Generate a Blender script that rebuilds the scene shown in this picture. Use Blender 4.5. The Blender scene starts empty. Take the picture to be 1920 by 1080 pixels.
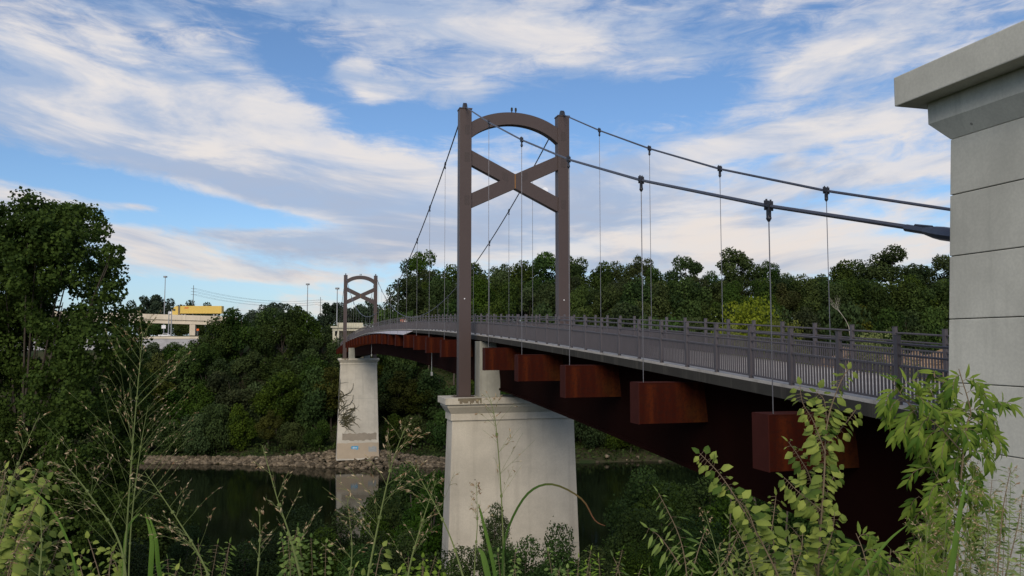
import bpy, bmesh, math, random
import numpy as np
from mathutils import Vector, Matrix, noise as mn
R = math.radians
scene = bpy.context.scene
COL = scene.collection
EYE = 32.0
F_PX = 1500.0
PITCH = math.atan(103/1500)
TH = R(15.0)
PROTO_HIDE = []

# ------------------------------------------------------------------ helpers
cp, sp = math.cos(PITCH), math.sin(PITCH)
def at(px, py, Y):
    """world point seen at photo pixel (px,py) lying Y metres ahead of the camera"""
    d = Vector(((px-960), cp*F_PX - sp*(540-py), sp*F_PX + cp*(540-py)))
    d *= Y/d.y
    return Vector((d.x, d.y, EYE+d.z))
def B(v, u, z):
    """bridge frame -> world"""
    return Vector((v*math.cos(TH)-u*math.sin(TH), v*math.sin(TH)+u*math.cos(TH), EYE+z))
def smooth(a, b, x):
    t = min(1, max(0, (x-a)/(b-a))); return t*t*(3-2*t)
def lerp(a, b, t): return a+(b-a)*t

def empty(name, loc, rz=0):
    o = bpy.data.objects.new(name, None); COL.objects.link(o)
    o.location = loc; o.rotation_euler = (0, 0, rz); o.empty_display_size = .5
    return o
def tag(o, label=None, cat=None, group=None, kind=None):
    if label: o['label'] = label
    if cat: o['category'] = cat
    if group: o['group'] = group
    if kind: o['kind'] = kind
    return o
def link(name, me, parent=None, mat=None):
    o = bpy.data.objects.new(name, me); COL.objects.link(o)
    if parent: o.parent = parent
    if mat is not None and not me.materials:
        for m in (mat if isinstance(mat, (list, tuple)) else [mat]): me.materials.append(m)
    return o
def copy_tree(o, parent=None):
    c = o.copy(); COL.objects.link(c); c.parent = parent
    for ch in [x for x in COL.objects if x.parent == o]: copy_tree(ch, c)
    return c

class MB:
    def __init__(s, org=(0, 0, 0)): s.v = []; s.f = []; s.o = Vector(org)
    def add(s, vs, fs):
        n = len(s.v); s.v += [tuple(Vector(p)-s.o) for p in vs]; s.f += [tuple(i+n for i in f) for f in fs]
    def box(s, a, b):
        x0, y0, z0 = a; x1, y1, z1 = b
        s.add([(x0,y0,z0),(x1,y0,z0),(x1,y1,z0),(x0,y1,z0),(x0,y0,z1),(x1,y0,z1),(x1,y1,z1),(x0,y1,z1)],
              [(0,3,2,1),(4,5,6,7),(0,1,5,4),(1,2,6,5),(2,3,7,6),(3,0,4,7)])
    def frustum(s, r0, z0, r1, z1):
        """rects (x0,x1,y0,y1)"""
        s.add([(r0[0],r0[2],z0),(r0[1],r0[2],z0),(r0[1],r0[3],z0),(r0[0],r0[3],z0),
               (r1[0],r1[2],z1),(r1[1],r1[2],z1),(r1[1],r1[3],z1),(r1[0],r1[3],z1)],
              [(0,3,2,1),(4,5,6,7),(0,1,5,4),(1,2,6,5),(2,3,7,6),(3,0,4,7)])
    def tube(s, pts, r, n=6, cap=True):
        pts = [Vector(p) for p in pts]
        rs = r if isinstance(r, (list, tuple)) else [r]*len(pts)
        base = len(s.v); prev = None
        for i, p in enumerate(pts):
            d = (pts[min(i+1, len(pts)-1)]-pts[max(i-1, 0)])
            if d.length < 1e-9: d = Vector((0, 0, 1))
            d.normalize()
            if prev is None:
                a = d.orthogonal().normalized()
            else:
                a = (prev - d*prev.dot(d))
                a = a.normalized() if a.length > 1e-6 else d.orthogonal().normalized()
            prev = a; b = d.cross(a)
            for k in range(n):
                t = 2*math.pi*k/n
                q = p+(a*math.cos(t)+b*math.sin(t))*rs[i]-s.o
                s.v.append(tuple(q))
        for i in range(len(pts)-1):
            for k in range(n):
                k2 = (k+1) % n
                s.f.append((base+i*n+k, base+i*n+k2, base+(i+1)*n+k2, base+(i+1)*n+k))
        if cap:
            s.f.append(tuple(base+k for k in reversed(range(n))))
            s.f.append(tuple(base+(len(pts)-1)*n+k for k in range(n)))
    def bar(s, p, q, w, h, up=(0, 0, 1)):
        p, q = Vector(p), Vector(q); d = (q-p).normalized(); up = Vector(up)
        a = d.cross(up).normalized(); b = a.cross(d)
        vs = [x+a*w/2*i+b*h/2*j for x in (p, q) for i, j in ((-1,-1),(1,-1),(1,1),(-1,1))]
        s.add(vs, [(0,1,2,3),(7,6,5,4),(0,4,5,1),(1,5,6,2),(2,6,7,3),(3,7,4,0)])
    def prism(s, prof, y0, y1):
        """profile [(x,z)] extruded along y"""
        n = len(prof)
        s.add([(x, y0, z) for x, z in prof]+[(x, y1, z) for x, z in prof],
              [tuple(range(n)), tuple(reversed(range(n, 2*n)))]+[(i, i+n, (i+1) % n+n, (i+1) % n) for i in range(n)])
    def build(s, name, mat, parent=None, smooth_=False, bevel=0):
        me = bpy.data.meshes.new(name); me.from_pydata(s.v, [], s.f)
        bm = bmesh.new(); bm.from_mesh(me); bmesh.ops.recalc_face_normals(bm, faces=bm.faces)
        if bevel: bmesh.ops.bevel(bm, geom=list(bm.edges), offset=bevel, segments=2, affect='EDGES', profile=.6, clamp_overlap=True)
        bm.to_mesh(me); bm.free()
        me.materials.append(mat)
        if smooth_: me.polygons.foreach_set('use_smooth', [True]*len(me.polygons))
        me.update()
        return link(name, me, parent)

def np_mesh(name, V, Fq, mats, tint=None, midx=None, smooth_=False):
    """V (n,3), Fq (m,k) int"""
    me = bpy.data.meshes.new(name)
    m, k = Fq.shape
    me.vertices.add(len(V)); me.vertices.foreach_set('co', V.astype(np.float32).ravel())
    me.loops.add(m*k); me.loops.foreach_set('vertex_index', Fq.astype(np.int32).ravel())
    me.polygons.add(m); me.polygons.foreach_set('loop_start', (np.arange(m)*k).astype(np.int32))
    me.polygons.foreach_set('loop_total', np.full(m, k, np.int32))
    for x in (mats if isinstance(mats, (list, tuple)) else [mats]): me.materials.append(x)
    if midx is not None: me.polygons.foreach_set('material_index', midx.astype(np.int32))
    if tint is not None:
        a = me.attributes.new('tint', 'FLOAT', 'FACE'); a.data.foreach_set('value', tint.astype(np.float32))
    if smooth_: me.polygons.foreach_set('use_smooth', np.ones(m, bool))
    me.update(calc_edges=True); me.validate()
    return me

# ------------------------------------------------------------------ node helpers
class NT:
    def __init__(s, nt): s.nt = nt; s.n = nt.nodes; s.l = nt.links
    def node(s, t, **kw):
        x = s.n.new(t)
        for k, v in kw.items(): setattr(x, k, v)
        return x
    def put(s, sock, v):
        if isinstance(v, bpy.types.NodeSocket): s.l.new(v, sock)
        elif isinstance(v, bpy.types.Node): s.l.new(v.outputs[0], sock)
        else: sock.default_value = v
    def m(s, op, a, b=0.0, c=0.0, clamp=False):
        x = s.node('ShaderNodeMath', operation=op); x.use_clamp = clamp
        s.put(x.inputs[0], a); s.put(x.inputs[1], b); s.put(x.inputs[2], c)
        return x.outputs[0]
    def mapr(s, v, a, b, c=0.0, d=1.0, sm=True):
        x = s.node('ShaderNodeMapRange'); x.interpolation_type = 'SMOOTHSTEP' if sm else 'LINEAR'
        s.put(x.inputs[0], v); x.inputs[1].default_value = a; x.inputs[2].default_value = b
        x.inputs[3].default_value = c; x.inputs[4].default_value = d
        return x.outputs[0]
    def mix(s, f, a, b, mode='MIX'):
        x = s.node('ShaderNodeMix', data_type='RGBA', blend_type=mode)
        s.put(x.inputs[0], f)
        for i, v in ((6, a), (7, b)):
            if isinstance(v, (tuple, list)): v = tuple(v)+(1,) if len(v) == 3 else tuple(v)
            s.put(x.inputs[i], v)
        return x.outputs[2]
    def noise(s, vec, scale, detail=4, rough=.55, dist=0.0, dim='3D'):
        x = s.node('ShaderNodeTexNoise'); x.noise_dimensions = dim
        if vec is not None: s.put(x.inputs['Vector'], vec)
        x.inputs['Scale'].default_value = scale; x.inputs['Detail'].default_value = detail
        x.inputs['Roughness'].default_value = rough; x.inputs['Distortion'].default_value = dist
        return x.outputs['Fac']
    def mapping(s, vec, loc=(0,0,0), rot=(0,0,0), sc=(1,1,1)):
        x = s.node('ShaderNodeMapping'); s.put(x.inputs[0], vec)
        x.inputs[1].default_value = loc; x.inputs[2].default_value = rot; x.inputs[3].default_value = sc
        return x.outputs[0]

def material(name, rough=.8, spec=.3, metal=0):
    m = bpy.data.materials.new(name); m.use_nodes = True
    t = NT(m.node_tree); b = m.node_tree.nodes['Principled BSDF']
    b.inputs['Roughness'].default_value = rough; b.inputs['Metallic'].default_value = metal
    b.inputs['Specular IOR Level'].default_value = spec
    return m, t, b
def bump(t, b, h, strength=.3, dist=.02):
    x = t.node('ShaderNodeBump'); x.inputs['Strength'].default_value = strength; x.inputs['Distance'].default_value = dist
    t.put(x.inputs['Height'], h); t.put(b.inputs['Normal'], x.outputs[0])

def simple(name, col, rough=.6, var=.15, scale=3, metal=0, spec=.4):
    m, t, b = material(name, rough, spec, metal)
    tc = t.node('ShaderNodeTexCoord').outputs['Object']
    n = t.noise(tc, scale, 5)
    c0 = tuple(c*(1-var) for c in col); c1 = tuple(min(1, c*(1+var)) for c in col)
    t.put(b.inputs['Base Color'], t.mix(n, c0, c1))
    return m

def concrete(name, col, streak=.5, scale=1.0, dirt=(.12, .11, .09), grime_top=None):
    m, t, b = material(name, .9, .2)
    tc = t.node('ShaderNodeTexCoord').outputs['Object']
    n1 = t.noise(tc, .35*scale, 6, .65)
    n2 = t.noise(t.mapping(tc, sc=(3*scale, 3*scale, .22*scale)), 1.0, 5, .6)
    n3 = t.noise(tc, 22*scale, 3, .6)
    base = t.mix(t.mapr(n1, .3, .7), tuple(c*.8 for c in col), tuple(c*1.12 for c in col))
    base = t.mix(t.m('MULTIPLY', t.mapr(n2, .5, .8), streak), base, dirt)
    base = t.mix(t.mapr(n3, .38, .62, 0, .16), base, tuple(c*.55 for c in col))
    # bug holes / pock marks
    vo = t.node('ShaderNodeTexVoronoi'); t.put(vo.inputs['Vector'], tc); vo.inputs['Scale'].default_value = 1.1*scale
    sp_ = t.m('LESS_THAN', vo.outputs['Distance'], .035)
    base = t.mix(t.m('MULTIPLY', sp_, .6), base, (.06, .055, .05))
    t.put(b.inputs['Base Color'], base)
    bump(t, b, t.m('ADD', n1, t.m('MULTIPLY', n3, .25)), .25, .02)
    return m

MAT = {}
MAT['pier'] = concrete('pier_concrete', (.53, .495, .42), .26, .5)
MAT['pylon'] = concrete('pylon_concrete', (.54, .53, .46), .34, 1.0, dirt=(.17, .175, .15))
MAT['deck'] = concrete('deck_concrete', (.50, .47, .43), .3, 1.0)
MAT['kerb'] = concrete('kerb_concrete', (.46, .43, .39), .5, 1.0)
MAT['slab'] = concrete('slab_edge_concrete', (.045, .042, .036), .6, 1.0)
MAT['stain'] = concrete('rust_stained_concrete', (.20, .17, .12), .7, 2.0)
MAT['pedestal'] = concrete('pedestal_concrete', (.34, .34, .30), .6, 1.2)
MAT['highway'] = concrete('highway_concrete', (.66, .58, .46), .3, .3)
MAT['portal'] = concrete('portal_concrete', (.58, .55, .43), .3, .3)
MAT['tower'] = simple('tower_brown_paint', (.066, .046, .043), .5, .10, .8)
MAT['towerdark'] = simple('tower_plate_paint', (.056, .040, .037), .5, .10, .8)
MAT['rail'] = simple('railing_grey_paint', (.085, .076, .084), .5, .2, 2.0)
MAT['cable'] = simple('cable_steel', (.10, .105, .13), .4, .2, 3, metal=.6)
MAT['wire'] = simple('hanger_steel', (.16, .16, .18), .4, .2, 3, metal=.6)
MAT['clamp'] = simple('clamp_steel', (.035, .037, .047), .5, .2, 5, metal=.5)
MAT['skirt'] = simple('skirt_metal', (.40, .38, .40), .5, .12, 1)
MAT['black'] = simple('black_rubber', (.02, .02, .02), .7)
MAT['joint'] = simple('joint_dark_grey', (.09, .09, .08), .9)  # even dark grey for the joints between the pylon wall courses
MAT['glass'] = simple('dark_glass', (.02, .025, .03), .08, spec=.6)
MAT['white'] = simple('white_paint', (.75, .75, .76), .35)
MAT['yellow'] = simple('yellow_paint', (.66, .46, .10), .45, .06, .5)
MAT['orange'] = simple('orange_marking', (.70, .13, .02), .5)
MAT['galv'] = simple('galvanised_steel', (.32, .33, .34), .5, .1, 2, metal=.3)
MAT['wood'] = simple('weathered_wood', (.12, .11, .10), .8)
MAT['road'] = simple('asphalt', (.16, .16, .16), .9, .15, 2)

def weather():
    m, t, b = material('weathering_steel', .9, .08)
    tc = t.node('ShaderNodeTexCoord').outputs['Object']
    n1 = t.noise(t.mapping(tc, sc=(1.6, 1.6, .12)), 1.2, 4, .6)
    n2 = t.noise(tc, 9, 4, .7)
    n3 = t.noise(tc, .5, 3, .5)
    c = t.mix(t.mapr(n1, .35, .68), (.034, .0056, .0028), (.076, .0155, .0042))
    c = t.mix(t.mapr(n3, .45, .65, 0, .6), c, (.062, .026, .006))
    c = t.mix(t.mapr(n2, .42, .68, 0, .6), c, (.022, .007, .005))
    t.put(b.inputs['Base Color'], c); bump(t, b, n2, .2, .01)
    return m
MAT['rust'] = weather()
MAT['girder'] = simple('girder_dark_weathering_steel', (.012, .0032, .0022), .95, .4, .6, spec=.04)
MAT['seam'] = simple('seam_rust', (.25, .12, .035), .8, .4, 4)
MAT['rustedge'] = simple('outrigger_end_plate', (.048, .012, .009), .85, .3, 2, spec=.1)

def foliage(name, dark, light, trans=.25, hue=.05, rough=.75, wet=.12):
    vr = 1 if hue > .005 else .15
    m, t, b = material(name, rough, wet)
    at_ = t.node('ShaderNodeAttribute', attribute_name='tint').outputs['Fac']
    oi = t.node('ShaderNodeObjectInfo').outputs['Random']
    c = t.mix(at_, dark, light)
    hs = t.node('ShaderNodeHueSaturation')
    t.put(hs.inputs['Hue'], t.mapr(oi, 0, 1, .5-hue*1.05, .5+hue*.4, False))
    t.put(hs.inputs['Value'], t.mapr(t.m('FRACT', t.m('MULTIPLY', oi, 7.31)), 0, 1, 1-.25*vr, 1+.3*vr, False))
    t.put(hs.inputs['Saturation'], t.mapr(t.m('FRACT', t.m('MULTIPLY', oi, 3.77)), 0, 1, 1-.25*vr, 1+.1*vr, False))
    t.put(hs.inputs['Color'], c)
    t.put(b.inputs['Base Color'], hs.outputs[0])
    tr = t.node('ShaderNodeBsdfTranslucent'); t.put(tr.inputs[0], hs.outputs[0])
    mx = t.node('ShaderNodeMixShader'); mx.inputs[0].default_value = trans
    t.l.new(b.outputs[0], mx.inputs[1]); t.l.new(tr.outputs[0], mx.inputs[2])
    t.l.new(mx.outputs[0], m.node_tree.nodes['Material Output'].inputs['Surface'])
    return m
MAT['leaf_far'] = foliage('far_tree_foliage', (.010, .027, .006), (.052, .092, .015), .2, .035)
MAT['leaf_gold'] = foliage('yellowing_tree_foliage', (.024, .034, .005), (.075, .088, .012), .15, .02)
MAT['leaf_dist'] = foliage('distant_hazed_foliage', (.020, .036, .022), (.050, .075, .038), .1, .02)  # bluish distance haze is mixed into these leaf colours
MAT['leaf_big'] = foliage('big_tree_foliage', (.015, .034, .006), (.072, .118, .017), .3, .0)
MAT['leaf_near'] = foliage('near_bank_foliage', (.012, .032, .005), (.046, .095, .014), .25, .03)
MAT['leaf_bright'] = foliage('bright_tree_foliage', (.085, .115, .014), (.21, .24, .038), .3, .01)
MAT['leaf_sap'] = foliage('sapling_foliage', (.070, .125, .020), (.31, .37, .078), .35, .0, .65, .15)
MAT['leaf_ash'] = foliage('ash_foliage', (.050, .110, .014), (.19, .26, .042), .35, .0, .65, .15)
MAT['leaf_weed'] = foliage('weed_foliage', (.055, .11, .018), (.19, .27, .055), .35, .02, .65, .15)
MAT['grass_stem'] = foliage('grass_stem', (.16, .20, .07), (.30, .33, .15), .2, .0)
MAT['blade'] = foliage('grass_blade_green', (.06, .13, .02), (.14, .24, .04), .35, .0)
MAT['blade_dry'] = foliage('grass_blade_drying', (.05, .10, .02), (.16, .075, .04), .3, .0)
MAT['seed'] = foliage('grass_seed_straw', (.20, .10, .05), (.52, .42, .27), .2, .0)
MAT['bark'] = simple('bark', (.085, .07, .055), .95, .35, 4)
MAT['bark_pale'] = simple('pale_bark', (.34, .31, .26), .9, .25, 3)
MAT['twig'] = simple('sapling_twig', (.16, .12, .075), .8, .25, 10)
MAT['vine'] = simple('dry_vine', (.050, .046, .020), .9, .3, 1)
def rockmat():
    m, t, b = material('riprap_stone', .95, .15)
    a = t.node('ShaderNodeAttribute', attribute_name='tint').outputs['Fac']
    tc = t.node('ShaderNodeTexCoord').outputs['Object']
    c = t.mix(a, (.05, .040, .028), (.25, .20, .14)); n = t.noise(tc, 2.2, 5, .7)
    c = t.mix(t.mapr(n, .4, .7, 0, .6), c, (.05, .045, .028)); t.put(b.inputs['Base Color'], c); return m
MAT['rock'] = rockmat()
MAT['outcrop'] = simple('outcrop_stone', (.25, .17, .11), .95, .45, .8)

# ------------------------------------------------------------------ camera
cam = bpy.data.cameras.new('camera'); co = bpy.data.objects.new('camera', cam); COL.objects.link(co)
co.location = (0, 0, EYE); co.rotation_euler = (math.pi/2+PITCH, 0, 0)
cam.sensor_width = 36; cam.lens = 36*F_PX/1920; cam.clip_end = 6000; cam.clip_start = .05
scene.camera = co

# ------------------------------------------------------------------ world
SUN_EL, SUN_AZ = R(31), R(190)        # azimuth clockwise from +Y
w = bpy.data.worlds.new('World'); scene.world = w; w.use_nodes = True
t = NT(w.node_tree); bg = w.node_tree.nodes['Background']
sky = t.node('ShaderNodeTexSky'); sky.sky_type = 'NISHITA'; sky.sun_disc = False
sky.sun_elevation = SUN_EL; sky.sun_rotation = SUN_AZ; sky.altitude = 200; sky.air_density = 1.0; sky.dust_density = .6; sky.ozone_density = 2.2
tc = t.node('ShaderNodeTexCoord').outputs['Generated']
nrm = t.node('ShaderNodeVectorMath', operation='NORMALIZE'); t.put(nrm.inputs[0], tc)
sx = t.node('ShaderNodeSeparateXYZ'); t.put(sx.inputs[0], nrm.outputs[0])
dx, dy, dz = sx.outputs
zz = t.m('ADD', t.m('MAXIMUM', dz, 0.0), .10)
plane = t.node('ShaderNodeCombineXYZ')
t.put(plane.inputs[0], t.m('DIVIDE', dx, zz)); t.put(plane.inputs[1], t.m('DIVIDE', dy, zz))
P = plane.outputs[0]
yy = t.m('MAXIMUM', dy, .08)
tx = t.m('DIVIDE', dx, yy); tz = t.m('DIVIDE', dz, yy)
# streets of cirrus running away from the viewer, and wispy filaments
warp = t.noise(t.mapping(P, sc=(.5, .5, 1)), 1.0, 3)
nA = t.noise(t.mapping(P, loc=(3.1, 1.7, 0), rot=(0, 0, R(4)), sc=(1.25, .42, 1)), 1.0, 9, .60, .55)
tp = t.node('ShaderNodeCombineXYZ'); t.put(tp.inputs[0], tx); t.put(tp.inputs[1], tz)
T = tp.outputs[0]
tf_ = t.node('ShaderNodeCombineXYZ'); t.put(tf_.inputs[0], tx); t.put(tf_.inputs[1], t.m('SUBTRACT', tz, t.m('MULTIPLY', t.m('MULTIPLY', tx, tx), .20)))
T2 = tf_.outputs[0]
nB = t.noise(t.mapping(T2, loc=(7.3, 2.2, 0), sc=(4.2, 17, 1)), 1.0, 8, .62, .5)
nF = t.noise(t.mapping(P, loc=(1, 9, 0), rot=(0, 0, R(-14)), sc=(4.5, 1.0, 1)), 1.0, 7, .62, .35)
nG = t.noise(t.mapping(T2, loc=(2.2, 8.1, 0), sc=(13, 44, 1)), 1.0, 6, .66, .8)
nC = t.noise(t.mapping(T2, loc=(1.3, 5.2, 0), sc=(7, 22, 1)), 1.0, 6, .6, .8)
def blob(px, py, ax, ay, ang, amp):
    """a cloud bank at a fixed compass bearing and height in the sky"""
    cx, cz = (px-960)/1500, (643-py)/1500; a = R(-ang)
    u = t.m('SUBTRACT', tx, cx); v = t.m('SUBTRACT', tz, cz)
    p = t.m('ADD', t.m('MULTIPLY', u, math.cos(a)*1500/ax), t.m('MULTIPLY', v, math.sin(a)*1500/ax))
    q = t.m('ADD', t.m('MULTIPLY', u, -math.sin(a)*1500/ay), t.m('MULTIPLY', v, math.cos(a)*1500/ay))
    r2 = t.m('ADD', t.m('MULTIPLY', p, p), t.m('MULTIPLY', q, q))
    return t.m('MULTIPLY', t.m('POWER', 2.718, t.m('MULTIPLY', r2, -1.0)), amp)
BL = [(230, 228, 430, 58, 12, .46), (450, 400, 200, 26, 10, -.24), (120, 150, 220, 16, 12, -.12), (560, 330, 330, 60, 17, .34), (870, 370, 300, 60, 8, .26), (60, 90, 200, 40, 22, .18),
      (450, 180, 260, 26, 14, .16), (650, 122, 42, 24, -5, .42), (702, 164, 52, 21, 2, .42), (880, 165, 60, 25, 0, .22),
      (1560, 232, 290, 34, -11, .40), (1660, 322, 260, 18, -9, .36), (1200, 335, 240, 40, -10, .22), (1250, 425, 380, 48, 0, .26), (1480, 285, 200, 14, -12, -.14),
      (800, 25, 260, 40, 5, .16), (1100, 60, 200, 35, 6, .15), (1620, 80, 240, 46, -28, .22), (1060, 100, 160, 18, 10, .14),
      (270, 452, 110, 20, 10, .34), (560, 446, 240, 20, 3, .34), (360, 494, 150, 16, 8, .32), (560, 520, 170, 13, 2, .24), (680, 470, 160, 24, 4, .22), (60, 400, 120, 20, 8, .2), (240, 385, 60, 10, 4, .26), (430, 440, 70, 10, 6, .2), (900, 450, 200, 40, 0, .16), (1490, 285, 26, 32, 35, .16),
      (620, 400, 60, 12, 0, .15), (500, 383, 60, 10, 5, .14), (30, 365, 160, 14, 8, .10), (1700, 375, 90, 14, 5, .16), (1600, 480, 260, 26, -4, .22), (1350, 470, 260, 30, 0, .2), (1640, 420, 160, 12, -4, .14),
      (560, 110, 150, 45, 30, -.14), (760, 235, 160, 40, 8, -.22), (1080, 190, 240, 50, -6, -.30), (200, 345, 300, 26, 12, -.30),
      (230, 70, 150, 22, 24, .12), (330, 60, 160, 22, 30, .12), (980, 55, 90, 26, 5, .14), (700, 300, 260, 40, 16, .12), (1560, 60, 130, 30, -45, .12), (520, 70, 120, 26, 30, -.08), (300, 545, 300, 24, 0, -.22), (330, 420, 250, 20, 8, -.14), (1700, 420, 160, 20, -4, -.12), (1350, 160, 160, 40, -20, -.10)]
acc = 0.0
for bl in BL: acc = t.m('ADD', blob(*bl), acc)
dens = t.m('ADD', t.m('ADD', t.m('MULTIPLY', nA, .34), t.m('MULTIPLY', nB, .52)), t.m('ADD', t.m('MULTIPLY', nF, .28), t.m('MULTIPLY', nG, .50)))
dens = t.m('ADD', dens, acc)
mask = t.mapr(dens, .685, 1.02)
veil = t.mapr(dz, .0, .17, .42, 0)
fine = t.mapr(nC, .3, .7, .82, 1.0)
mask = t.m('MULTIPLY', t.m('MULTIPLY', mask, fine), t.mapr(dz, -.02, .02))
# cloud colour: cream where thick and lit, lavender-grey underneath
nS = t.noise(t.mapping(T2, loc=(4, 4, 0), sc=(3.4, 14, 1)), 1.0, 6, .6, .5)
shade = t.m('SUBTRACT', nS, t.m('MULTIPLY', blob(400, 335, 480, 24, 14, 1.0), .17))
shade = t.m('SUBTRACT', shade, t.m('MULTIPLY', blob(870, 420, 300, 50, 0, 1.0), .10))
low = t.mapr(dz, .02, .30)
lit = t.mix(low, (6.7, 6.0, 5.5), (6.6, 6.3, 6.2))
gry = t.mix(low, (3.5, 3.9, 4.8), (3.3, 4.1, 5.6))
ccol = t.mix(t.mapr(shade, .37, .60), gry, lit)
# blue of the clear sky from the physical sky, balanced like the photograph's white balance
sk = t.node('ShaderNodeVectorMath', operation='MULTIPLY'); t.put(sk.inputs[0], sky.outputs[0])
sk.inputs[1].default_value = (.74, .88, 1.03)
vcol = t.mix(veil, sk.outputs[0], (3.7, 4.7, 6.0))
fin = t.mix(mask, vcol, ccol)
# daytime moon
md = (at(1022, 357, 1000)-Vector((0, 0, EYE))).normalized()
dt = t.node('ShaderNodeVectorMath', operation='DOT_PRODUCT'); t.put(dt.inputs[0], nrm.outputs[0]); dt.inputs[1].default_value = md
moon = t.m('GREATER_THAN', dt.outputs['Value'], math.cos(R(.22)))
fin = t.mix(t.m('MULTIPLY', moon, .45), fin, (8.6, 8.3, 8.2))
w.cycles.sampling_method = 'MANUAL'; w.cycles.sample_map_resolution = 512
t.put(bg.inputs[0], fin); bg.inputs[1].default_value = .10

sun = bpy.data.lights.new('sun', 'SUN'); so = bpy.data.objects.new('sun', sun); COL.objects.link(so)
sun.energy = 2.1; sun.angle = R(40); sun.color = (1.0, .86, .68)
sd = Vector((math.sin(SUN_AZ)*math.cos(SUN_EL), math.cos(SUN_AZ)*math.cos(SUN_EL), math.sin(SUN_EL)))
so.rotation_euler = sd.to_track_quat('Z', 'Y').to_euler(); so.location = (0, -20, 80)
vs = scene.view_settings; vs.view_transform = 'Standard'; vs.look = 'None'; vs.exposure = .30; vs.gamma = 1; vs.use_curve_mapping = False
scene.cycles.max_bounces = 8; scene.cycles.transparent_max_bounces = 8
scene.cycles.caustics_reflective = False; scene.cycles.caustics_refractive = False

# ------------------------------------------------------------------ terrain
def shore_far(x):  return 213 + 3*math.sin(x*.05) + 5*smooth(0, 60, x) - 6*smooth(-75, -20, x)*0
def shore_near(x): return 112 + 2.5*math.sin(x*.11+1) + 8*smooth(30, 90, x)
def ground(x, y):
    yn, yf = shore_near(x), shore_far(x)
    if y < (yn+yf)/2:
        h = 30.35 - max(0, y-1.0)*.34
        h = max(h, 2.4) if y < yn-6 else lerp(-3.2, 2.4, smooth(yn+4, yn-6, y))
        if y < yn-6: h = max(h, 2.4)
        # embankment behind the abutment
        h = lerp(h, 30.2, smooth(-4, -9, y))
    else:
        s = y-yf
        if s < 0: h = lerp(-3.2, 0, smooth(-8, 0, s))
        elif s < 8: h = 2.8*s/8
        else:
            h = 2.8 + 31.5*smooth(8, 72, s)
            h += 5*smooth(-5, 70, x)*smooth(12, 90, s)
        if y < 288.5: h = lerp(h, min(h, 29.0), smooth(-92, -104, x))
        h += 1.2*mn.noise(Vector((x*.03, y*.03, 0)))*smooth(5, 30, s)
    h += .35*mn.noise(Vector((x*.12, y*.12, 3.)))*smooth(3, 12, y)
    return h
xs = sorted(set([round(v, 2) for v in list(np.arange(-60, 60, 1.5))+list(np.arange(-220, 260, 5))+[-6000,-3000,-1500,-800,-500,-320,330,500,800,1500,3000,6000]]))
ys = sorted(set([round(v, 2) for v in list(np.arange(-14, 60, 1.5))+list(np.arange(60, 340, 3))+[-2500,-800,-200,-60,-25,360,420,520,800,1400,2600,5500]]))
V = np.array([(x, y, ground(x, y)) for y in ys for x in xs])
nx = len(xs)
Fq = np.array([(j*nx+i, j*nx+i+1, (j+1)*nx+i+1, (j+1)*nx+i) for j in range(len(ys)-1) for i in range(nx-1)])
m, t, b = material('ground_soil_and_grass', .95, .1)
tc = t.node('ShaderNodeTexCoord').outputs['Object']
n1 = t.noise(tc, .12, 6, .6); n2 = t.noise(tc, 1.6, 6, .7)
c = t.mix(t.mapr(n1, .4, .6), (.022, .036, .012), (.055, .048, .028))
c = t.mix(t.mapr(n2, .4, .7, 0, .6), c, (.03, .045, .014))
t.put(b.inputs['Base Color'], c); bump(t, b, n2, .6, .3)
g = link('ground', np_mesh('ground', V, Fq, m, smooth_=True)); tag(g, kind='structure')

# river
m, t, b = material('river_water', .04, .5)
b.inputs['Base Color'].default_value = (.005, .008, .004, 1); b.inputs['IOR'].default_value = 1.33
tc = t.node('ShaderNodeTexCoord').outputs['Object']
r1 = t.noise(t.mapping(tc, sc=(.25, .9, 1)), 1.0, 3, .5); r2 = t.noise(t.mapping(tc, sc=(1.5, 3.5, 1)), 1.0, 2, .5)
bump(t, b, t.m('ADD', r1, t.m('MULTIPLY', r2, .4)), .10, .10)
mb = MB(); mb.add([(-1500, 60, 0), (1500, 60, 0), (1500, 262, 0), (-1500, 262, 0)], [(0, 1, 2, 3)])
wt = mb.build('river_water', m); tag(wt, kind='structure')

# ------------------------------------------------------------------ bridge
def zt(u): return 3.6-2.35e-4*(u-136)**2       # post tops
def zc(u): return zt(u)-1.58                    # kerb top
U0, U1 = 3.0, 269.0
T1, T2 = 59.0, 214.5
bridge = empty('suspension_footbridge', (0, 0, EYE), TH)
tag(bridge, 'long brown steel suspension footbridge with arched towers crossing the river', 'bridge')
def sweep(mb, prof, us, zf):
    """closed section prof [(v,dz)] swept along u"""
    n = len(prof); base = len(mb.v)
    for u in us:
        for v, dz in prof: mb.v.append((v, u, zf(u)+dz))
    for i in range(len(us)-1):
        for k in range(n):
            k2 = (k+1) % n; mb.f.append((base+i*n+k, base+i*n+k2, base+(i+1)*n+k2, base+(i+1)*n+k))
    mb.f.append(tuple(base+k for k in range(n))); mb.f.append(tuple(base+(len(us)-1)*n+k for k in reversed(range(n))))
def frange(a, b, s):
    n = max(1, int(round((b-a)/s))); return [a+(b-a)*i/n for i in range(n+1)]
us = frange(U0, U1, 2.0)
VC = 15.85
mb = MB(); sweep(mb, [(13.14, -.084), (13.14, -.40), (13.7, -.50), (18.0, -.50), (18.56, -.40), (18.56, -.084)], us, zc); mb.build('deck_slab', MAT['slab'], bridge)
mb = MB(); sweep(mb, [(13.37, -.080), (13.37, -.03), (18.33, -.03), (18.33, -.080)], us, zc); mb.build('walkway', MAT['deck'], bridge)
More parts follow.
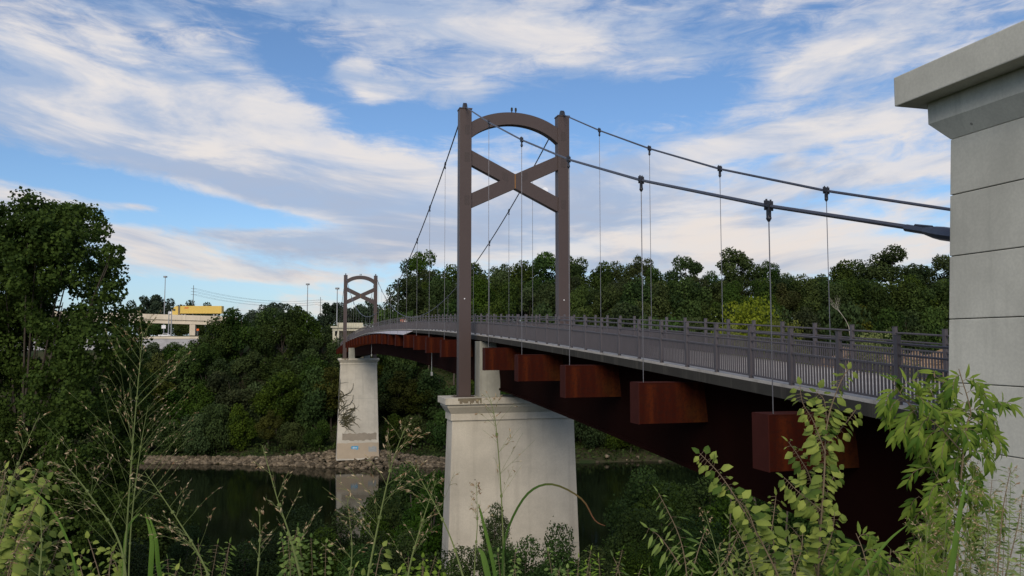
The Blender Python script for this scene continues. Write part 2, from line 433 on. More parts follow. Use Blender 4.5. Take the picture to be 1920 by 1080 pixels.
for va, vb in ((13.17, 13.36), (18.34, 18.53)):
    mb = MB(); sweep(mb, [(va, -.003), (va, -.081), (vb, -.081), (vb, -.003)], us, zc); mb.build('kerb', MAT['kerb'], bridge)
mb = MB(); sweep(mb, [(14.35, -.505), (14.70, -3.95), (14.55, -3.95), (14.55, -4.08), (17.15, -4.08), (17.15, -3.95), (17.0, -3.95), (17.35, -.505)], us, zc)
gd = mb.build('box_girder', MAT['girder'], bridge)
# skirt plate of the overlook at mid span
mb = MB(); uu = frange(94, 158, 2)
sec = []
for u in uu:
    k = min(1, (158-u)/50)
    a = (13.10, u, zc(u)-.18); c_ = (13.10-1.15*k-.02, u, zc(u)-.18-.42*k-.02)
    sec += [a, c_, (c_[0]+.03, u, c_[2]-.05), (a[0], u, a[2]-.05)]
mb.v = sec
for i in range(len(uu)-1):
    for k in range(4): mb.f.append((i*4+k, i*4+(k+1) % 4, i*4+4+(k+1) % 4, i*4+4+k))
mb.f += [(0, 1, 2, 3), tuple(len(sec)-4+k for k in (3, 2, 1, 0))]
mb.build('skirt_plate', MAT['skirt'], bridge)

# towers
def tower(uT):
    tw = empty('tower', (VC, uT, 0)); tw.parent = bridge
    org = (VC, 0, 0)
    for s, vc in ((-1, 12.07), (1, 19.90)):
        mb = MB(org); mb.frustum((vc-.46, vc+.46, -.42, .42), -3.96, (vc-.46, vc+.46, -.42, .42), 17.75)
        lg = mb.build('leg', MAT['tower'], tw, bevel=.02)
        mb = MB(org); mb.box((vc-.50, -.46, 17.752), (vc+.50, .46, 17.83)); mb.build('cap_plate', MAT['towerdark'], lg)
        mb = MB(org); mb.box((vc-.70, -.62, -3.995), (vc+.70, .62, -3.955))
        for i in (-1, 1):
            for j in (-1, 1): mb.tube([(vc+.60*i, .53*j, -3.96), (vc+.60*i, .53*j, -3.86)], .035, 6)
        mb.build('base_plate', MAT['towerdark'], lg)
        # saddle
        mb = MB(org); mb.add([(vc+i*.13, y, z) for i in (-1, 1) for y, z in ((-.42, 17.832), (.42, 17.832), (.30, 18.12), (.1, 18.30), (-.1, 18.30), (-.30, 18.12))],
               [tuple(range(6)), tuple(range(11, 5, -1))]+[(i, i+6, (i+1) % 6+6, (i+1) % 6) for i in range(6)])
        mb.build('cable_saddle', MAT['clamp'], tw, bevel=.01)
    # arch
    va, vb = 12.535, 19.435
    def archz(v, top):
        k = (v-VC-.13)/((vb-va)/2)
        if top: return 16.80+ (17.78-16.80)*(math.sqrt(max(0, 1.45**2-k*k))-math.sqrt(1.45**2-1))/(1.45-math.sqrt(1.45**2-1))
        return 15.60+(16.84-15.60)*(math.sqrt(max(0, 1.30**2-k*k))-math.sqrt(1.30**2-1))/(1.30-math.sqrt(1.30**2-1))
    n = 28; vs_ = [va+(vb-va)*i/n for i in range(n+1)]
    mb = MB(org)
    prof = [(v, archz(v, True)) for v in vs_]+[(v, archz(v, False)) for v in reversed(vs_)]
    N = n+1
    vv = []
    for y in (-.33, .33): vv += [(x, y, z) for x, z in prof]
    ff = [(i, i+1, 2*N-2-i, 2*N-1-i) for i in range(n)]
    ff += [(j+2*N for j in f) for f in ff]; ff = [tuple(f) for f in ff]
    ff += [(i, (i+1) % (2*N), (i+1) % (2*N)+2*N, i+2*N) for i in range(2*N)]
    mb.add(vv, ff); mb.build('arch', MAT['tower'], tw)
    # crossed braces (front faces slightly proud of each other)
    def brace(p0, p1, y):
        mb = MB(org); (v0, zt0, zb0), (v1, zt1, zb1) = p0, p1
        mb.add([(v0, -y, zb0), (v1, -y, zb1), (v1, -y, zt1), (v0, -y, zt0), (v0, y, zb0), (v1, y, zb1), (v1, y, zt1), (v0, y, zt0)],
               [(0, 1, 2, 3), (7, 6, 5, 4), (0, 4, 5, 1), (1, 5, 6, 2), (2, 6, 7, 3), (3, 7, 4, 0)])
        return mb.build('brace', MAT['tower'], tw)
    b1 = brace((va, 14.62, 13.50), (vb, 11.32, 10.20), .30)
    b2 = brace((va, 11.32, 10.20), (vb, 14.62, 13.50), .297)
    mb = MB(org); mb.box((VC+.095, -.304, 11.86), (VC+.175, .304, 12.98)); mb.build('seam_plate', MAT['seam'], b1)
    # splice plates
    for br_, v in ((b1, 15.2), (b2, 16.75)):
        z = 12.42+(.468*(v-VC) if br_ is b2 else -.478*(v-VC))
        sl = .468 if br_ is b2 else -.478
        mb = MB(org); h = .30; w_ = .22
        mb.add([(v+i*w_, y, z+i*w_*sl+k*h) for y in (-.308, -.25) for i, k in ((-1, -1), (1, -1), (1, 1), (-1, 1))], [(0, 1, 2, 3), (7, 6, 5, 4), (0, 4, 5, 1), (1, 5, 6, 2), (2, 6, 7, 3), (3, 7, 4, 0)])
        mb.build('splice_plate', MAT['towerdark'], br_)
    for vc in (12.07, 19.9):
        for z in (16.15, 14.05, 10.75):
            mb = MB(org); sx_ = 1 if vc < 15 else -1
            mb.box((vc+sx_*.08-.16, -.428, z-.36), (vc+sx_*.08+.22, -.4205, z+.36))
            for bx_ in range(3):
                for bz_ in range(5): mb.tube([(vc+sx_*.08-.10+bx_*.12, -.429, z-.28+bz_*.14), (vc+sx_*.08-.10+bx_*.12, -.44, z-.28+bz_*.14)], .018, 6)
            mb.build('gusset_plate', MAT['towerdark'], tw)
    for dv in (-.16, .16):
        mb = MB(org); mb.tube([(VC+.1+dv, 0, 17.76), (VC+.1+dv, 0, 17.98)], .045, 8); mb.tube([(VC+.1+dv, 0, 17.98), (VC+.1+dv, 0, 18.20), (VC+.1+dv, 0, 18.26)], [.085, .085, .03], 8)
        mb.build('beacon', MAT['black'], tw)
    for vc in (12.07, 19.9):
        mb = MB(org); mb.tube([(vc-.05, -.42, 3.3), (vc-.05, -.47, 3.3)], .05, 8); mb.build('marker_lamp', MAT['white'], tw)
    return tw
tower(T1)
t2 = tower(T2)

# main cables, clamps, hangers
def cablez(u):
    if u <= T1:
        pts = [(11.4, 1.80), (12.58, 2.08), (18.55, 3.62), (26.7, 5.93), (34.7, 8.48), (42.8, 11.42), (50.8, 14.58), (59.0, 18.05)]
        for (a, za), (b_, zb) in zip(pts, pts[1:]):
            if a <= u <= b_: return za+(zb-za)*(u-a)/(b_-a)
        return pts[0][1]
    if u >= T2: return cablez(T1-(u-T2))
    k = (u-136.75)/(77.75); return 4.50+(18.05-4.50)*k*k
SIDE = [18.6, 26.72, 34.8, 42.86, 50.9]
MAIN = [T1+(T2-T1)/19*i for i in range(1, 19)]
FAR = [T2+(T1-s) for s in reversed(SIDE)]
for vcab, e0, e1 in ((12.05, 11.5, 262.2), (19.88, 11.5, 262.2)):
    mb = MB(); pts = []
    for u in [e0]+SIDE+[T1]: pts.append((vcab, u, cablez(u)))
    for u in frange(T1, T2, (T2-T1)/57)[1:-1]: pts.append((vcab, u, cablez(u)))
    for u in [T2]+FAR+[e1]: pts.append((vcab, u, cablez(u)))
    mb.tube(pts, .052, 8); cb = mb.build('main_cable', MAT['cable'], bridge, smooth_=True)
    for u in SIDE+MAIN+FAR:
        z = cablez(u)
        mb = MB((vcab, u, z))
        d = Vector((0, 1, (cablez(u+.3)-cablez(u-.3))/.6)).normalized()
        c0 = Vector((vcab, u, z))
        mb.tube([c0-d*.12, c0+d*.12], .075, 10)
        for s in (-1, 1):
            q = c0+d*.10*s
            mb.bar(q+Vector((0, 0, -.12)), q+Vector((0, 0, .14)), .13, .045, (0, 1, 0))
            mb.tube([q+Vector((0, 0, .12)), q+Vector((0, 0, .18))], .028, 6)
        mb.bar(c0+Vector((0, 0, -.05)), c0+Vector((0, 0, -.30)), .05, .16, (0, 1, 0))
        mb.tube([c0+Vector((0, 0, -.26)), c0+Vector((0, 0, -.34)), c0+Vector((0, 0, -.42))], [.06, .075, .03], 8)
        cl = mb.build('cable_clamp', MAT['clamp'], cb); cl.location = (vcab, u, z)
        mb = MB((vcab, u, z)); mb.tube([(vcab, u, z-.36), (vcab, u, zc(u)-.75)], .016, 6)
        hg = mb.build('hanger', MAT['wire'], cb); hg.location = (vcab, u, z)
    # socket at the pylon
    for ua, ub in ((11.72, 13.15), (262.0, 260.3)):
        mb = MB(); s = (ub-ua)/1.43
        ua += .95*(1 if s > 0 else -1); f = lambda k: (vcab, ua+k*s, cablez(ua+k*s))
        mb.tube([f(-.95), f(.05), f(.25), f(.5)], [.13, .135, .12, .075], 10)
        mb.tube([f(.5), f(1.0)], .075, 10)
        mb.tube([Vector(f(.3))+Vector((0, 0, .10)), Vector(f(.75))+Vector((0, 0, .08))], .03, 6)
        mb.build('cable_socket', MAT['cable'], cb, smooth_=False)

# outrigger boxes below the deck
for u in SIDE+MAIN+FAR:
    zb = zc(u)-.63; w0, w1 = 11.78, 2*VC-11.78+.12; uc = u+.2
    mb = MB((VC, uc, zb))
    mb.box((w0+.03, uc-.37, zb-1.46), (w1-.03, uc+.37, zb-.02))
    ob = mb.build('outrigger_box', MAT['rust'], bridge); ob.location = (VC, uc, zb)
    for va in (w0, w1-.03):
        mb = MB((VC, uc, zb)); mb.box((va, uc-.385, zb-1.475), (va+.029, uc+.385, zb-.005)); mb.build('end_plate', MAT['rustedge'], ob)
    mb = MB((VC, uc, zb)); mb.box((w0+.031, uc-.385, zb-.019), (w1-.031, uc+.385, zb+.003)); mb.build('top_flange', MAT['rustedge'], ob)
# inspection rods hanging from the girder
for u, v in ((77, 12.6), (142, 12.6)):
    z = zc(u)
    mb = MB(); mb.tube([(v, u, z-1.9), (v, u, z-4.0)], .028, 6); mb.box((v-.09, u-.09, z-4.35), (v+.09, u+.09, z-4.0)); mb.bar((v, u, z-2.05), (14.5, u, z-2.05), .05, .05)
    mb.build('navigation_lamp', MAT['galv'], bridge)

# railings
SP = (T2-T1)/19/4
ustart = 18.6-SP*6
NB = int((U1-ustart)/SP)-1
railU = [ustart+SP*i+.92 for i in range(NB)]
def railing(v, nkeep, out):
    rl = empty('railing', (v, 0, 0)); rl.parent = bridge
    def post_mb(mb, u):
        z = zt(u); mb.box((v-.055, u-.055, z-1.70), (v+.055, u+.055, z-.015)); mb.box((v-.065, u-.065, z-.014), (v+.065, u+.065, z))
    def panel_mb(mb, ua, ub):
        n = 15
        za, zb = zt(ua), zt(ub)
        for k in range(n):
            uu_ = ua+.115+(ub-ua-.23)*(k+.5)/n; z = zt(uu_)
            mb.box((v-.019, uu_-.018, z-1.47), (v+.019, uu_+.018, z-.72))
        for off, h, w_ in ((.70, .05, .055), (1.49, .05, .055)):
            mb.bar((v, ua+.057, za-off), (v, ub-.057, zb-off), w_, h)
    mbp = MB(); mbq = MB()
    for i, u in enumerate(railU):
        if i < nkeep:
            mb = MB((v, 0, 0)); post_mb(mb, u); mb.build('post', MAT['rail'], rl)
            if i < len(railU)-1: mb = MB((v, 0, 0)); panel_mb(mb, u, railU[i+1]); mb.build('baluster_panel', MAT['rail'], rl)
        else:
            mbp.o = Vector((v, 0, 0)); mbq.o = Vector((v, 0, 0)); post_mb(mbp, u)
            if i < len(railU)-1: panel_mb(mbq, u, railU[i+1])
    if mbp.v:
        tag(mbp.build('post', MAT['rail'], rl), kind='stuff'); tag(mbq.build('baluster_panel', MAT['rail'], rl), kind='stuff')
    for off, r_ in ((.20, .032), (.45, .028)):
        mb = MB((v, 0, 0)); vv_ = v+(.03 if out > 0 else -.03)*0
        mb.tube([(vv_, u, zt(u)-off) for u in railU], r_, 6); mb.build('handrail', MAT['rail'], rl)
railing(13.25, 58, -1)
railing(18.45, 42, 1)

# ------------------------------------------------------------------ piers
def pier(uT, zbot, label, extras=False):
    zb_w = EYE+zbot
    o = empty('concrete_pier', B(15.7, uT, zbot), TH); tag(o, label, 'pier', 'tapered concrete piers carrying the bridge towers')
    L = lambda z: z-zbot
    def rect(hw, ht): return (-hw, hw, -ht, ht)
    hw = lambda z: 4.68+(-5.65-z)*.031
    ht = lambda z: 1.05+(-5.65-z)*.026
    mb = MB(); mb.frustum(rect(hw(zbot), ht(zbot)), 0, rect(4.68, 1.05), L(-5.66))
    sh = mb.build('shaft', MAT['pier'], o, bevel=.03)
    mb = MB(); mb.frustum(rect(4.80, 1.17), L(-5.655), rect(4.78, 1.15), L(-5.14)); mb.build('band', MAT['pier'], o, bevel=.02)
    mb = MB(); mb.frustum(rect(4.80, 1.17), L(-5.135), rect(5.12, 1.48), L(-4.66)); mb.frustum(rect(5.12, 1.48), L(-4.66), rect(5.12, 1.48), L(-4.48)); mb.build('cove', MAT['pier'], o)
    mb = MB(); mb.box((-5.30, -1.66, L(-4.475)), (5.30, 1.66, L(-4.0))); mb.build('cap', MAT['pier'], o, bevel=.03)
    for s in (-1, 1):
        x0, x1 = (13.08-15.7, 14.66-15.7) if s < 0 else (17.02-15.7, 18.60-15.7)
        mb = MB(); mb.box((x0, -.95, L(-3.998)), (x1, .75, L(zc(uT)-.50))); mb.build('bearing_pedestal', MAT['pedestal'], o, bevel=.03)
    rg = random.Random(int(uT))
    for xs0, xs1 in ((12.07-15.7-.75, 12.07-15.7+1.0),):
        mb = MB(); n_ = 16
        for i in range(n_):
            a, b_ = xs0+(xs1-xs0)*i/n_, xs0+(xs1-xs0)*(i+1)/n_; d_ = rg.uniform(.12, .46)
            mb.add([(a, -1.664, L(-4.004)), (b_, -1.664, L(-4.004)), (b_, -1.664, L(-4.004-d_)), (a, -1.664, L(-4.004-d_*rg.uniform(.8, 1)))], [(0, 1, 2, 3)])
        mb.build('rust_run_stain', MAT['stain'], o)
        mb = MB(); mb.box((12.07-15.7-.85, -.78, L(-3.998)), (12.07-15.7+.85, .78, L(-3.985))); mb.build('grout_bed', MAT['stain'], o)
    # faint pour line
    zz_ = -14.9 if not extras else -14.5
    mb = MB(); a, b_ = hw(zz_)+.004, ht(zz_)+.004; mb.frustum(rect(a+.001, b_+.001), L(zz_)-.02, rect(a, b_), L(zz_)+.02); mb.build('pour_joint', MAT['pedestal'], sh)
    return o, L, hw, ht, sh
pier(T1, -24.5, 'large near concrete pier on the near bank, its flared cap under the tall tower')
fp, Lf, hwf, htf, shf = pier(T2, -30.2, 'far pale concrete pier on the rocks at the water, with vines and graffiti', True)
# splash stain, painted-over patch and graffiti on the far pier, all on its river face
rng = random.Random(5)
def face_pt(x, z, off): return (x, -htf(z)-off, Lf(z))
def patch(name, mat, x0, x1, z0, z1, rag, off, nx_=14):
    mb = MB(); top = []; bot = []
    for i in range(nx_+1):
        x = x0+(x1-x0)*i/nx_
        top.append((x, z1+rng.uniform(-rag, rag))); bot.append((x, z0+rng.uniform(-rag, rag)))
    for i in range(nx_):
        q = [bot[i], bot[i+1], top[i+1], top[i]]
        mb.add([face_pt(x, z, off) for x, z in q]+[face_pt(x, z, off-.006) for x, z in q], [(0, 1, 2, 3), (7, 6, 5, 4), (0, 4, 5, 1), (2, 6, 7, 3)])
    return mb.build(name, mat, shf)
mstain = simple('tan_splash_stain', (.40, .33, .245), .9, .15, .5)
mpaint = simple('brown_grey_cover_paint', (.27, .235, .185), .9, .22, .9)
mblue = simple('blue_graffiti', (.06, .30, .52), .7, .3, 3)
mdkb = simple('faded_blue_grey_graffiti', (.30, .31, .30), .8, .3, 3)
mwht = simple('white_graffiti', (.62, .66, .68), .7, .2, 3)
patch('splash_stain', mstain, -5.33, 5.33, -29.8, -25.85, .06, .012)
patch('cover_paint', mpaint, -4.0, 4.75, -25.2, -23.4, .17, .016, 22)
patch('graffiti_tag', mblue, -1.7, .1, -27.5, -26.6, .16, .020, 10)
patch('graffiti_tag', mwht, -1.35, -.25, -27.2, -27.0, .05, .026, 7)
patch('graffiti_tag', mdkb, 2.7, 4.8, -28.3, -26.9, .2, .020, 9)
mb = MB()
for (x0, z0, x1, z1) in ((-2.0, -27.1, -1.7, -26.95), (-.9, -26.5, -.8, -26.2), (.1, -27.2, .45, -27.45), (-.9, -27.6, -.8, -27.95), (-1.9, -27.0, -1.6, -27.3)):
    mb.add([face_pt(*p, .02) for p in ((x0, z0-.08), (x1, z1-.08), (x1, z1+.08), (x0, z0+.08))], [(0, 1, 2, 3)])
mb.build('graffiti_edge', mpaint, shf)
# dry vines climbing on the far pier
vine = empty('climbing_vine', B(10.4, T2-2.2, -30.0), TH)
tag(vine, 'bare olive brown vine stems spreading over the left side of the far pier', 'vine')
def vpt(x, z, off=.10):
    off += .10
    q = B(15.7+x, T2-htf(z)-off, z)-vine.location
    c, s = math.cos(-TH), math.sin(-TH)
    return Vector((q.x*c-q.y*s, q.x*s+q.y*c, q.z))
rng = random.Random(11)
for bi in range(3):
    mb = MB()
    for k in range(34 if bi == 1 else 26 if bi else 14):
        if bi == 0: x, z = -hwf(-14)+rng.uniform(-.1, .4), rng.uniform(-17.5, -10)
        elif bi == 1: x, z = -hwf(-20)+rng.uniform(-.1, 2.0), rng.uniform(-21.3, -17.5)
        else: x, z = -4.8+rng.uniform(0, 3.0), rng.uniform(-21.5, -16.5)
        a = rng.uniform(-.5, .8) if bi else rng.uniform(-1.5, .6); pts = []; rr = rng.uniform(.05, .12)
        n = rng.randint(7, 13)
        for i in range(n):
            if x < -hwf(z)-.02: x = -hwf(z)-.02
            pts.append(vpt(x, z, rng.uniform(.0, .06)))
            a += rng.uniform(-.5, .5); st = .36
            x += math.cos(a)*st*.9; z += math.sin(a)*st
        mb.tube(pts, [rr*(1-.75*i/(n-1)) for i in range(n)], 5)
    if bi == 0:
        for base in (-12.0, -15.0): # hooked runner
            pts = [vpt(x, z, .05) for x, z in ((-5.0, base-2.8), (-4.3, base-2.0), (-3.4, base-1.4), (-2.2, base-.9), (-1.5, base+.2), (-1.35, base+1.6))]
            mb.tube(pts, [.11, .10, .09, .075, .06, .03], 5)
        mb.tube([vpt(x, z) for x, z in ((-5.05, -17), (-4.9, -13.5), (-4.8, -10.5), (-4.75, -9.2))], [.12, .1, .08, .03], 5)
    mb.build('stem', MAT['vine'], vine)
# loose wall plants lower on the vine (dark clusters)
# ------------------------------------------------------------------ pylons
def pylon(v0, v1, ue, ub, name_label, flip=False):
    """v0..v1 width, far end ue, near end ub (frame: u)"""
    zb = -4.2 if ue < 100 else -5
    vc, uc = (v0+v1)/2, (ue+ub)/2; hv, hu = (v1-v0)/2, abs(ue-ub)/2
    o = empty('anchorage_pylon', B(vc, uc, zb), TH); tag(o, name_label, 'pylon', 'concrete anchorage pylons')
    L = lambda z: z-zb
    bat = .029
    zs = [3.56, 2.57, 1.50, .41, -.68, -1.78, -2.9, zb]
    grow = lambda z: (3.56-z)*bat
    for i, (za, zb_) in enumerate(zip(zs, zs[1:])):
        a, b_ = grow(za), grow(zb_); g_ = .008
        mb = MB(); mb.frustum((-hv-b_, hv+b_, -hu-b_, hu+b_), L(zb_)+g_, (-hv-a, hv+a, -hu-a, hu+a), L(za)-g_)
        mb.build('wall_course', MAT['pylon'], o, bevel=.012)
        if i: 
            mb = MB(); a = grow(za)-.025; mb.box((-hv-a, -hu-a, L(za)-.012), (hv+a, hu+a, L(za)+.012)); mb.build('joint', MAT['joint'], o)
    mb = MB(); mb.frustum((-hv, hv, -hu, hu), L(3.56), (-hv-.2, hv+.2, -hu-.28, hu+.28), L(3.885)); mb.frustum((-hv-.2, hv+.2, -hu-.28, hu+.28), L(3.885), (-hv-.2, hv+.2, -hu-.28, hu+.28), L(4.265))
    mb.build('cove', MAT['pylon'], o)
    mb = MB(); mb.box((-hv-.63, -hu-.6, L(4.266)), (hv+.63, hu+.6, L(4.80))); mb.build('cap', MAT['pylon'], o, bevel=.02)
    return o
pylon(11.0, 12.75, 11.35, 1.5, 'tall grey concrete pylon at the right edge with grooved courses and overhanging cap')
pylon(18.95, 20.7, 11.35, 1.5, 'second concrete pylon across the walkway, behind the grooved one')
# far gateway
gw = empty('far_gateway', B(15.85, 264.5, -6), TH); tag(gw, 'cream concrete gateway with flat cornice at the far end of the bridge', 'gateway')
Lg = lambda z: z+6
for name, bx in (('pillar', (-4.9, -4.2)), ('pillar', (-3.55, -2.9)), ('pillar', (2.2, 4.9))):
    mb = MB(); mb.box((bx[0], -2, 0), (bx[1], 2, Lg(3.9))); mb.build(name, MAT['portal'], gw, bevel=.03)
mb = MB(); mb.box((-4.196, -1.98, 0), (-3.554, 1.98, Lg(2.2))); mb.build('infill_wall', MAT['portal'], gw)
mb = MB(); mb.box((-5.0, -2.1, Lg(3.904)), (5.0, 2.1, Lg(4.8))); mb.build('lintel', MAT['portal'], gw)
mb = MB(); mb.box((-5.5, -2.6, Lg(4.804)), (5.5, 2.6, Lg(5.35))); mb.build('cornice', MAT['portal'], gw, bevel=.04)
mb = MB(); mb.box((-3.2, 3.0, Lg(-4)), (5.0, 6.5, Lg(6.6))); mb.build('rear_block', MAT['portal'], gw)

# ------------------------------------------------------------------ people on the bridge
def person(u, v, label, shirt, short, lean=.1, ph=0, rz=0):
    zd = zc(u)-.09
    o = empty('person', B(v, u, zd), TH+rz); tag(o, label, 'person', 'people on the bridge')
    def skin(name, J, E_, rad, mat, parent):
        me = bpy.data.meshes.new(name); me.from_pydata(J, E_, []); me.materials.append(mat)
        ob = link(name, me, parent); ob.modifiers.new('skin', 'SKIN'); s = ob.modifiers.new('sub', 'SUBSURF'); s.levels = 1; s.render_levels = 1
        for i, r_ in enumerate(rad): me.skin_vertices[0].data[i].radius = (r_, r_)
        me.skin_vertices[0].data[0].use_root = True
        return ob
    J = [(0, 0, .95), (0, -lean*.5, 1.2), (0, -lean, 1.42), (0, -lean-.01, 1.52), (0, -lean-.03, 1.62), (0, -lean-.03, 1.72),
         (.10, 0, .90), (.11, -.20, .52), (.11, -.05, .10), (.11, -.18, .03), (-.10, 0, .90), (-.11, .10, .50), (-.11, .38, .28), (-.11, .34, .18),
         (.19, -lean, 1.40), (.25, .08, 1.15), (.22, -.16, 1.10), (.21, -.24, 1.14), (-.19, -lean, 1.40), (-.25, -.05, 1.13), (-.20, -.28, 1.22), (-.19, -.35, 1.27)]
    E_ = [(0, 1), (1, 2), (2, 3), (3, 4), (4, 5), (0, 6), (6, 7), (7, 8), (8, 9), (0, 10), (10, 11), (11, 12), (12, 13), (2, 14), (14, 15), (15, 16), (16, 17), (2, 18), (18, 19), (19, 20), (20, 21)]
    rad = [.13, .13, .14, .055, .10, .085, .09, .06, .04, .04, .09, .06, .04, .04, .06, .042, .032, .035, .06, .042, .032, .035]
    body = skin('body', J, E_, rad, MSKIN, o)
    skin('shirt', [J[1], J[2], (J[0][0], J[0][1], J[0][2]+.03), J[14], J[18], J[15], J[19]], [(0, 1), (0, 2), (1, 3), (1, 4), (3, 5), (4, 6)], [.155, .165, .15, .08, .08, .06, .06], shirt, o)
    skin('shorts', [J[0], J[6], (.11, -.13, .62), J[10], (-.11, .06, .60)], [(0, 1), (1, 2), (0, 3), (3, 4)], [.15, .11, .09, .11, .09], short, o)
    skin('hair', [(0, -lean-.01, 1.70), (0, -lean, 1.76), (0, -lean+.06, 1.66)], [(0, 1), (0, 2)], [.095, .07, .05], MHAIR, o)
MSKIN = simple('skin', (.45, .28, .20), .6); MHAIR = simple('hair', (.05, .03, .02), .7)
person(113, 14.2, 'small figure in an orange shirt jogging along the bridge', simple('orange_shirt', (.75, .16, .07), .8), simple('dark_shorts', (.03, .03, .04), .8))
person(120, 15.6, 'small figure in a pale shirt on the bridge behind the orange shirt', simple('pale_shirt', (.62, .60, .58), .8), simple('grey_shorts', (.12, .12, .14), .8), .05)

# ------------------------------------------------------------------ far road, overpass, vehicles, poles
OY = 310
def PX(px, Y): return (px-960)/F_PX*Y/1.0
oz = lambda x: EYE + 11.3 - (x+144)*.030
ov = empty('highway_overpass', (-130, OY, EYE+2)); tag(ov, 'pale concrete highway overpass on a rectangular column beyond the left trees', 'overpass')
def ovs(name, y0, y1, top, bot, mat):
    mb = MB(ov.location)
    xs_ = (-230, -110)
    mb.add([(x, y, oz(x)+z) for x in xs_ for y, z in ((y0, bot), (y1, bot), (y1, top), (y0, top))], [(0, 1, 2, 3), (7, 6, 5, 4), (0, 4, 5, 1), (1, 5, 6, 2), (2, 6, 7, 3), (3, 7, 4, 0)])
    mb.build(name, mat, ov)
ovs('parapet', OY, OY+.35, 0, -2.0, MAT['highway']); ovs('parapet', OY+11, OY+11.35, 0, -1.0, MAT['highway'])
ovs('road_slab', OY+.352, OY+10.99, -1.0, -1.5, MAT['highway']); ovs('girder', OY+.5, OY+1.2, -2.05, -3.5, MAT['highway'])
ovs('girder', OY+9, OY+9.8, -1.52, -3.5, MAT['highway'])
for x in (-168, -124):
    mb = MB(ov.location); mb.box((x-1.1, OY+.6, EYE-2), (x+1.1, OY+2.2, oz(x)-3.52)); mb.build('column', MAT['highway'], ov, bevel=.05)
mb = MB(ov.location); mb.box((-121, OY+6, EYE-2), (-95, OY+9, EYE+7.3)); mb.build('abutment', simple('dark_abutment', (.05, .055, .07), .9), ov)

# road bed and retaining wall
mb = MB(); mb.add([(-260, 292, EYE+1.9), (-90, 292, EYE+1.9), (-90, 345, EYE+2.6), (-260, 345, EYE+2.6)], [(0, 1, 2, 3)]); tag(mb.build('road', MAT['road']), kind='structure')
rw = MB(); rw.box((-200, 287.6, EYE-6), (-112, 288.0, EYE+1.5)); rwo = empty('retaining_wall', (-150, 288, EYE-6)); tag(rwo, 'long low pale retaining wall below the overpass road', 'wall')
rw.o = Vector((0, 0, 0)); rw.v = [tuple(Vector(v)-rwo.location) for v in rw.v]; rw.build('wall_face', simple('retaining_wall_grey', (.36, .36, .38), .9, .3, .6), rwo)
mb = MB(rwo.location); mb.box((-200, 287.4, EYE+1.504), (-112, 288.2, EYE+2.3)); mb.build('coping', MAT['highway'], rwo)

def wheel(parent, p, r, w_):
    mb = MB(); p = Vector(p); mb.tube([p-Vector((0, w_/2, 0)), p+Vector((0, w_/2, 0))], r, 16); wh = mb.build('wheel', MAT['black'], parent)
    mb = MB(); mb.tube([p-Vector((0, w_/2+.02, 0)), p-Vector((0, w_/2-.01, 0))], r*.55, 12); mb.build('rim', MAT['galv'], wh)
# truck (drives to the left)
tr = empty('semi_truck', (PX(327, OY+3), OY+3, oz(-131)-1.0)); tag(tr, 'yellow articulated truck driving over the pale highway overpass', 'truck')
mb = MB(); mb.box((2.2, 0, 1.1), (18.4, 2.5, 4.05)); tr.location.z += .5; tl = mb.build('trailer', MAT['yellow'], tr, bevel=.04)
mb = MB()
for i in range(27): mb.box((2.5+i*.6, -.035, 1.15), (2.56+i*.6, -.001, 4.0))
mb.build('trailer_ribs', MAT['yellow'], tl)
mb = MB()
for i in range(5): mb.prism([(3.9+i*.30, 3.1), (4.06+i*.30, 3.1), (4.20+i*.30, 3.5), (4.04+i*.30, 3.5)], -.06, -.04)
mb.box((3.7, -.06, 2.98), (5.5, -.04, 3.05)); mb.box((3.9, -.06, 3.55), (5.7, -.04, 3.62))
mb.build('logo', MAT['orange'], tl)
mb = MB(); mb.add([(x, y, z) for y in (.05, 2.45) for x, z in ((1.35, .6), (-.9, .6), (-.9, 2.1), (-.45, 3.1), (0, 3.9), (1.35, 3.95))], [(5, 4, 3, 2, 1, 0), (6, 7, 8, 9, 10, 11)]+[(i, (i+1) % 6, (i+1) % 6+6, i+6) for i in range(6)])
cb_ = mb.build('cab', MAT['yellow'], tr, bevel=.05)
mb = MB(); mb.add([(-.93, .3, 2.15), (-.93, 2.2, 2.15), (-.50, 2.2, 3.0), (-.50, .3, 3.0)], [(0, 1, 2, 3)]); mb.box((-.6, .02, 2.1), (.3, .048, 2.9)); mb.build('windscreen', MAT['glass'], cb_)
mb = MB(); mb.box((-2.6, .25, .6), (-.905, 2.25, 1.85)); mb.build('bonnet', MAT['white'], cb_, bevel=.15)
mb = MB(); mb.tube([(1.6, .3, .8), (1.6, .3, 4.1)], .09, 8); mb.build('exhaust_stack', MAT['galv'], cb_)
for x in (-1.6, 2.9, 4.1, 15.4, 16.7): wheel(tr, (x, .25, .5), .5, .4)
# pickup
pk = empty('pickup_truck', (PX(312, 297), 297, EYE+1.96), R(6)); tag(pk, 'small white pickup on the road under the overpass', 'pickup')
mb = MB(); mb.add([(x, y, z) for y in (-.9, .9) for x, z in ((-2.5, .45), (2.3, .45), (2.35, .95), (1.15, 1.08), (.55, 1.62), (-.75, 1.65), (-.95, 1.05), (-2.5, 1.02))], [tuple(range(8)), tuple(range(15, 7, -1))]+[(i, i+8, (i+1) % 8+8, (i+1) % 8) for i in range(8)])
pb = mb.build('body', MAT['white'], pk, bevel=.05)
mb = MB(); mb.add([(x, -.92, z) for x, z in ((1.0, 1.08), (.5, 1.55), (-.65, 1.56), (-.8, 1.08))], [(0, 1, 2, 3)]); mb.build('side_window', MAT['glass'], pb)
for x in (-1.6, 1.5): wheel(pk, (x, -.85, .36), .36, .24); wheel(pk, (x, .85, .36), .36, .24)
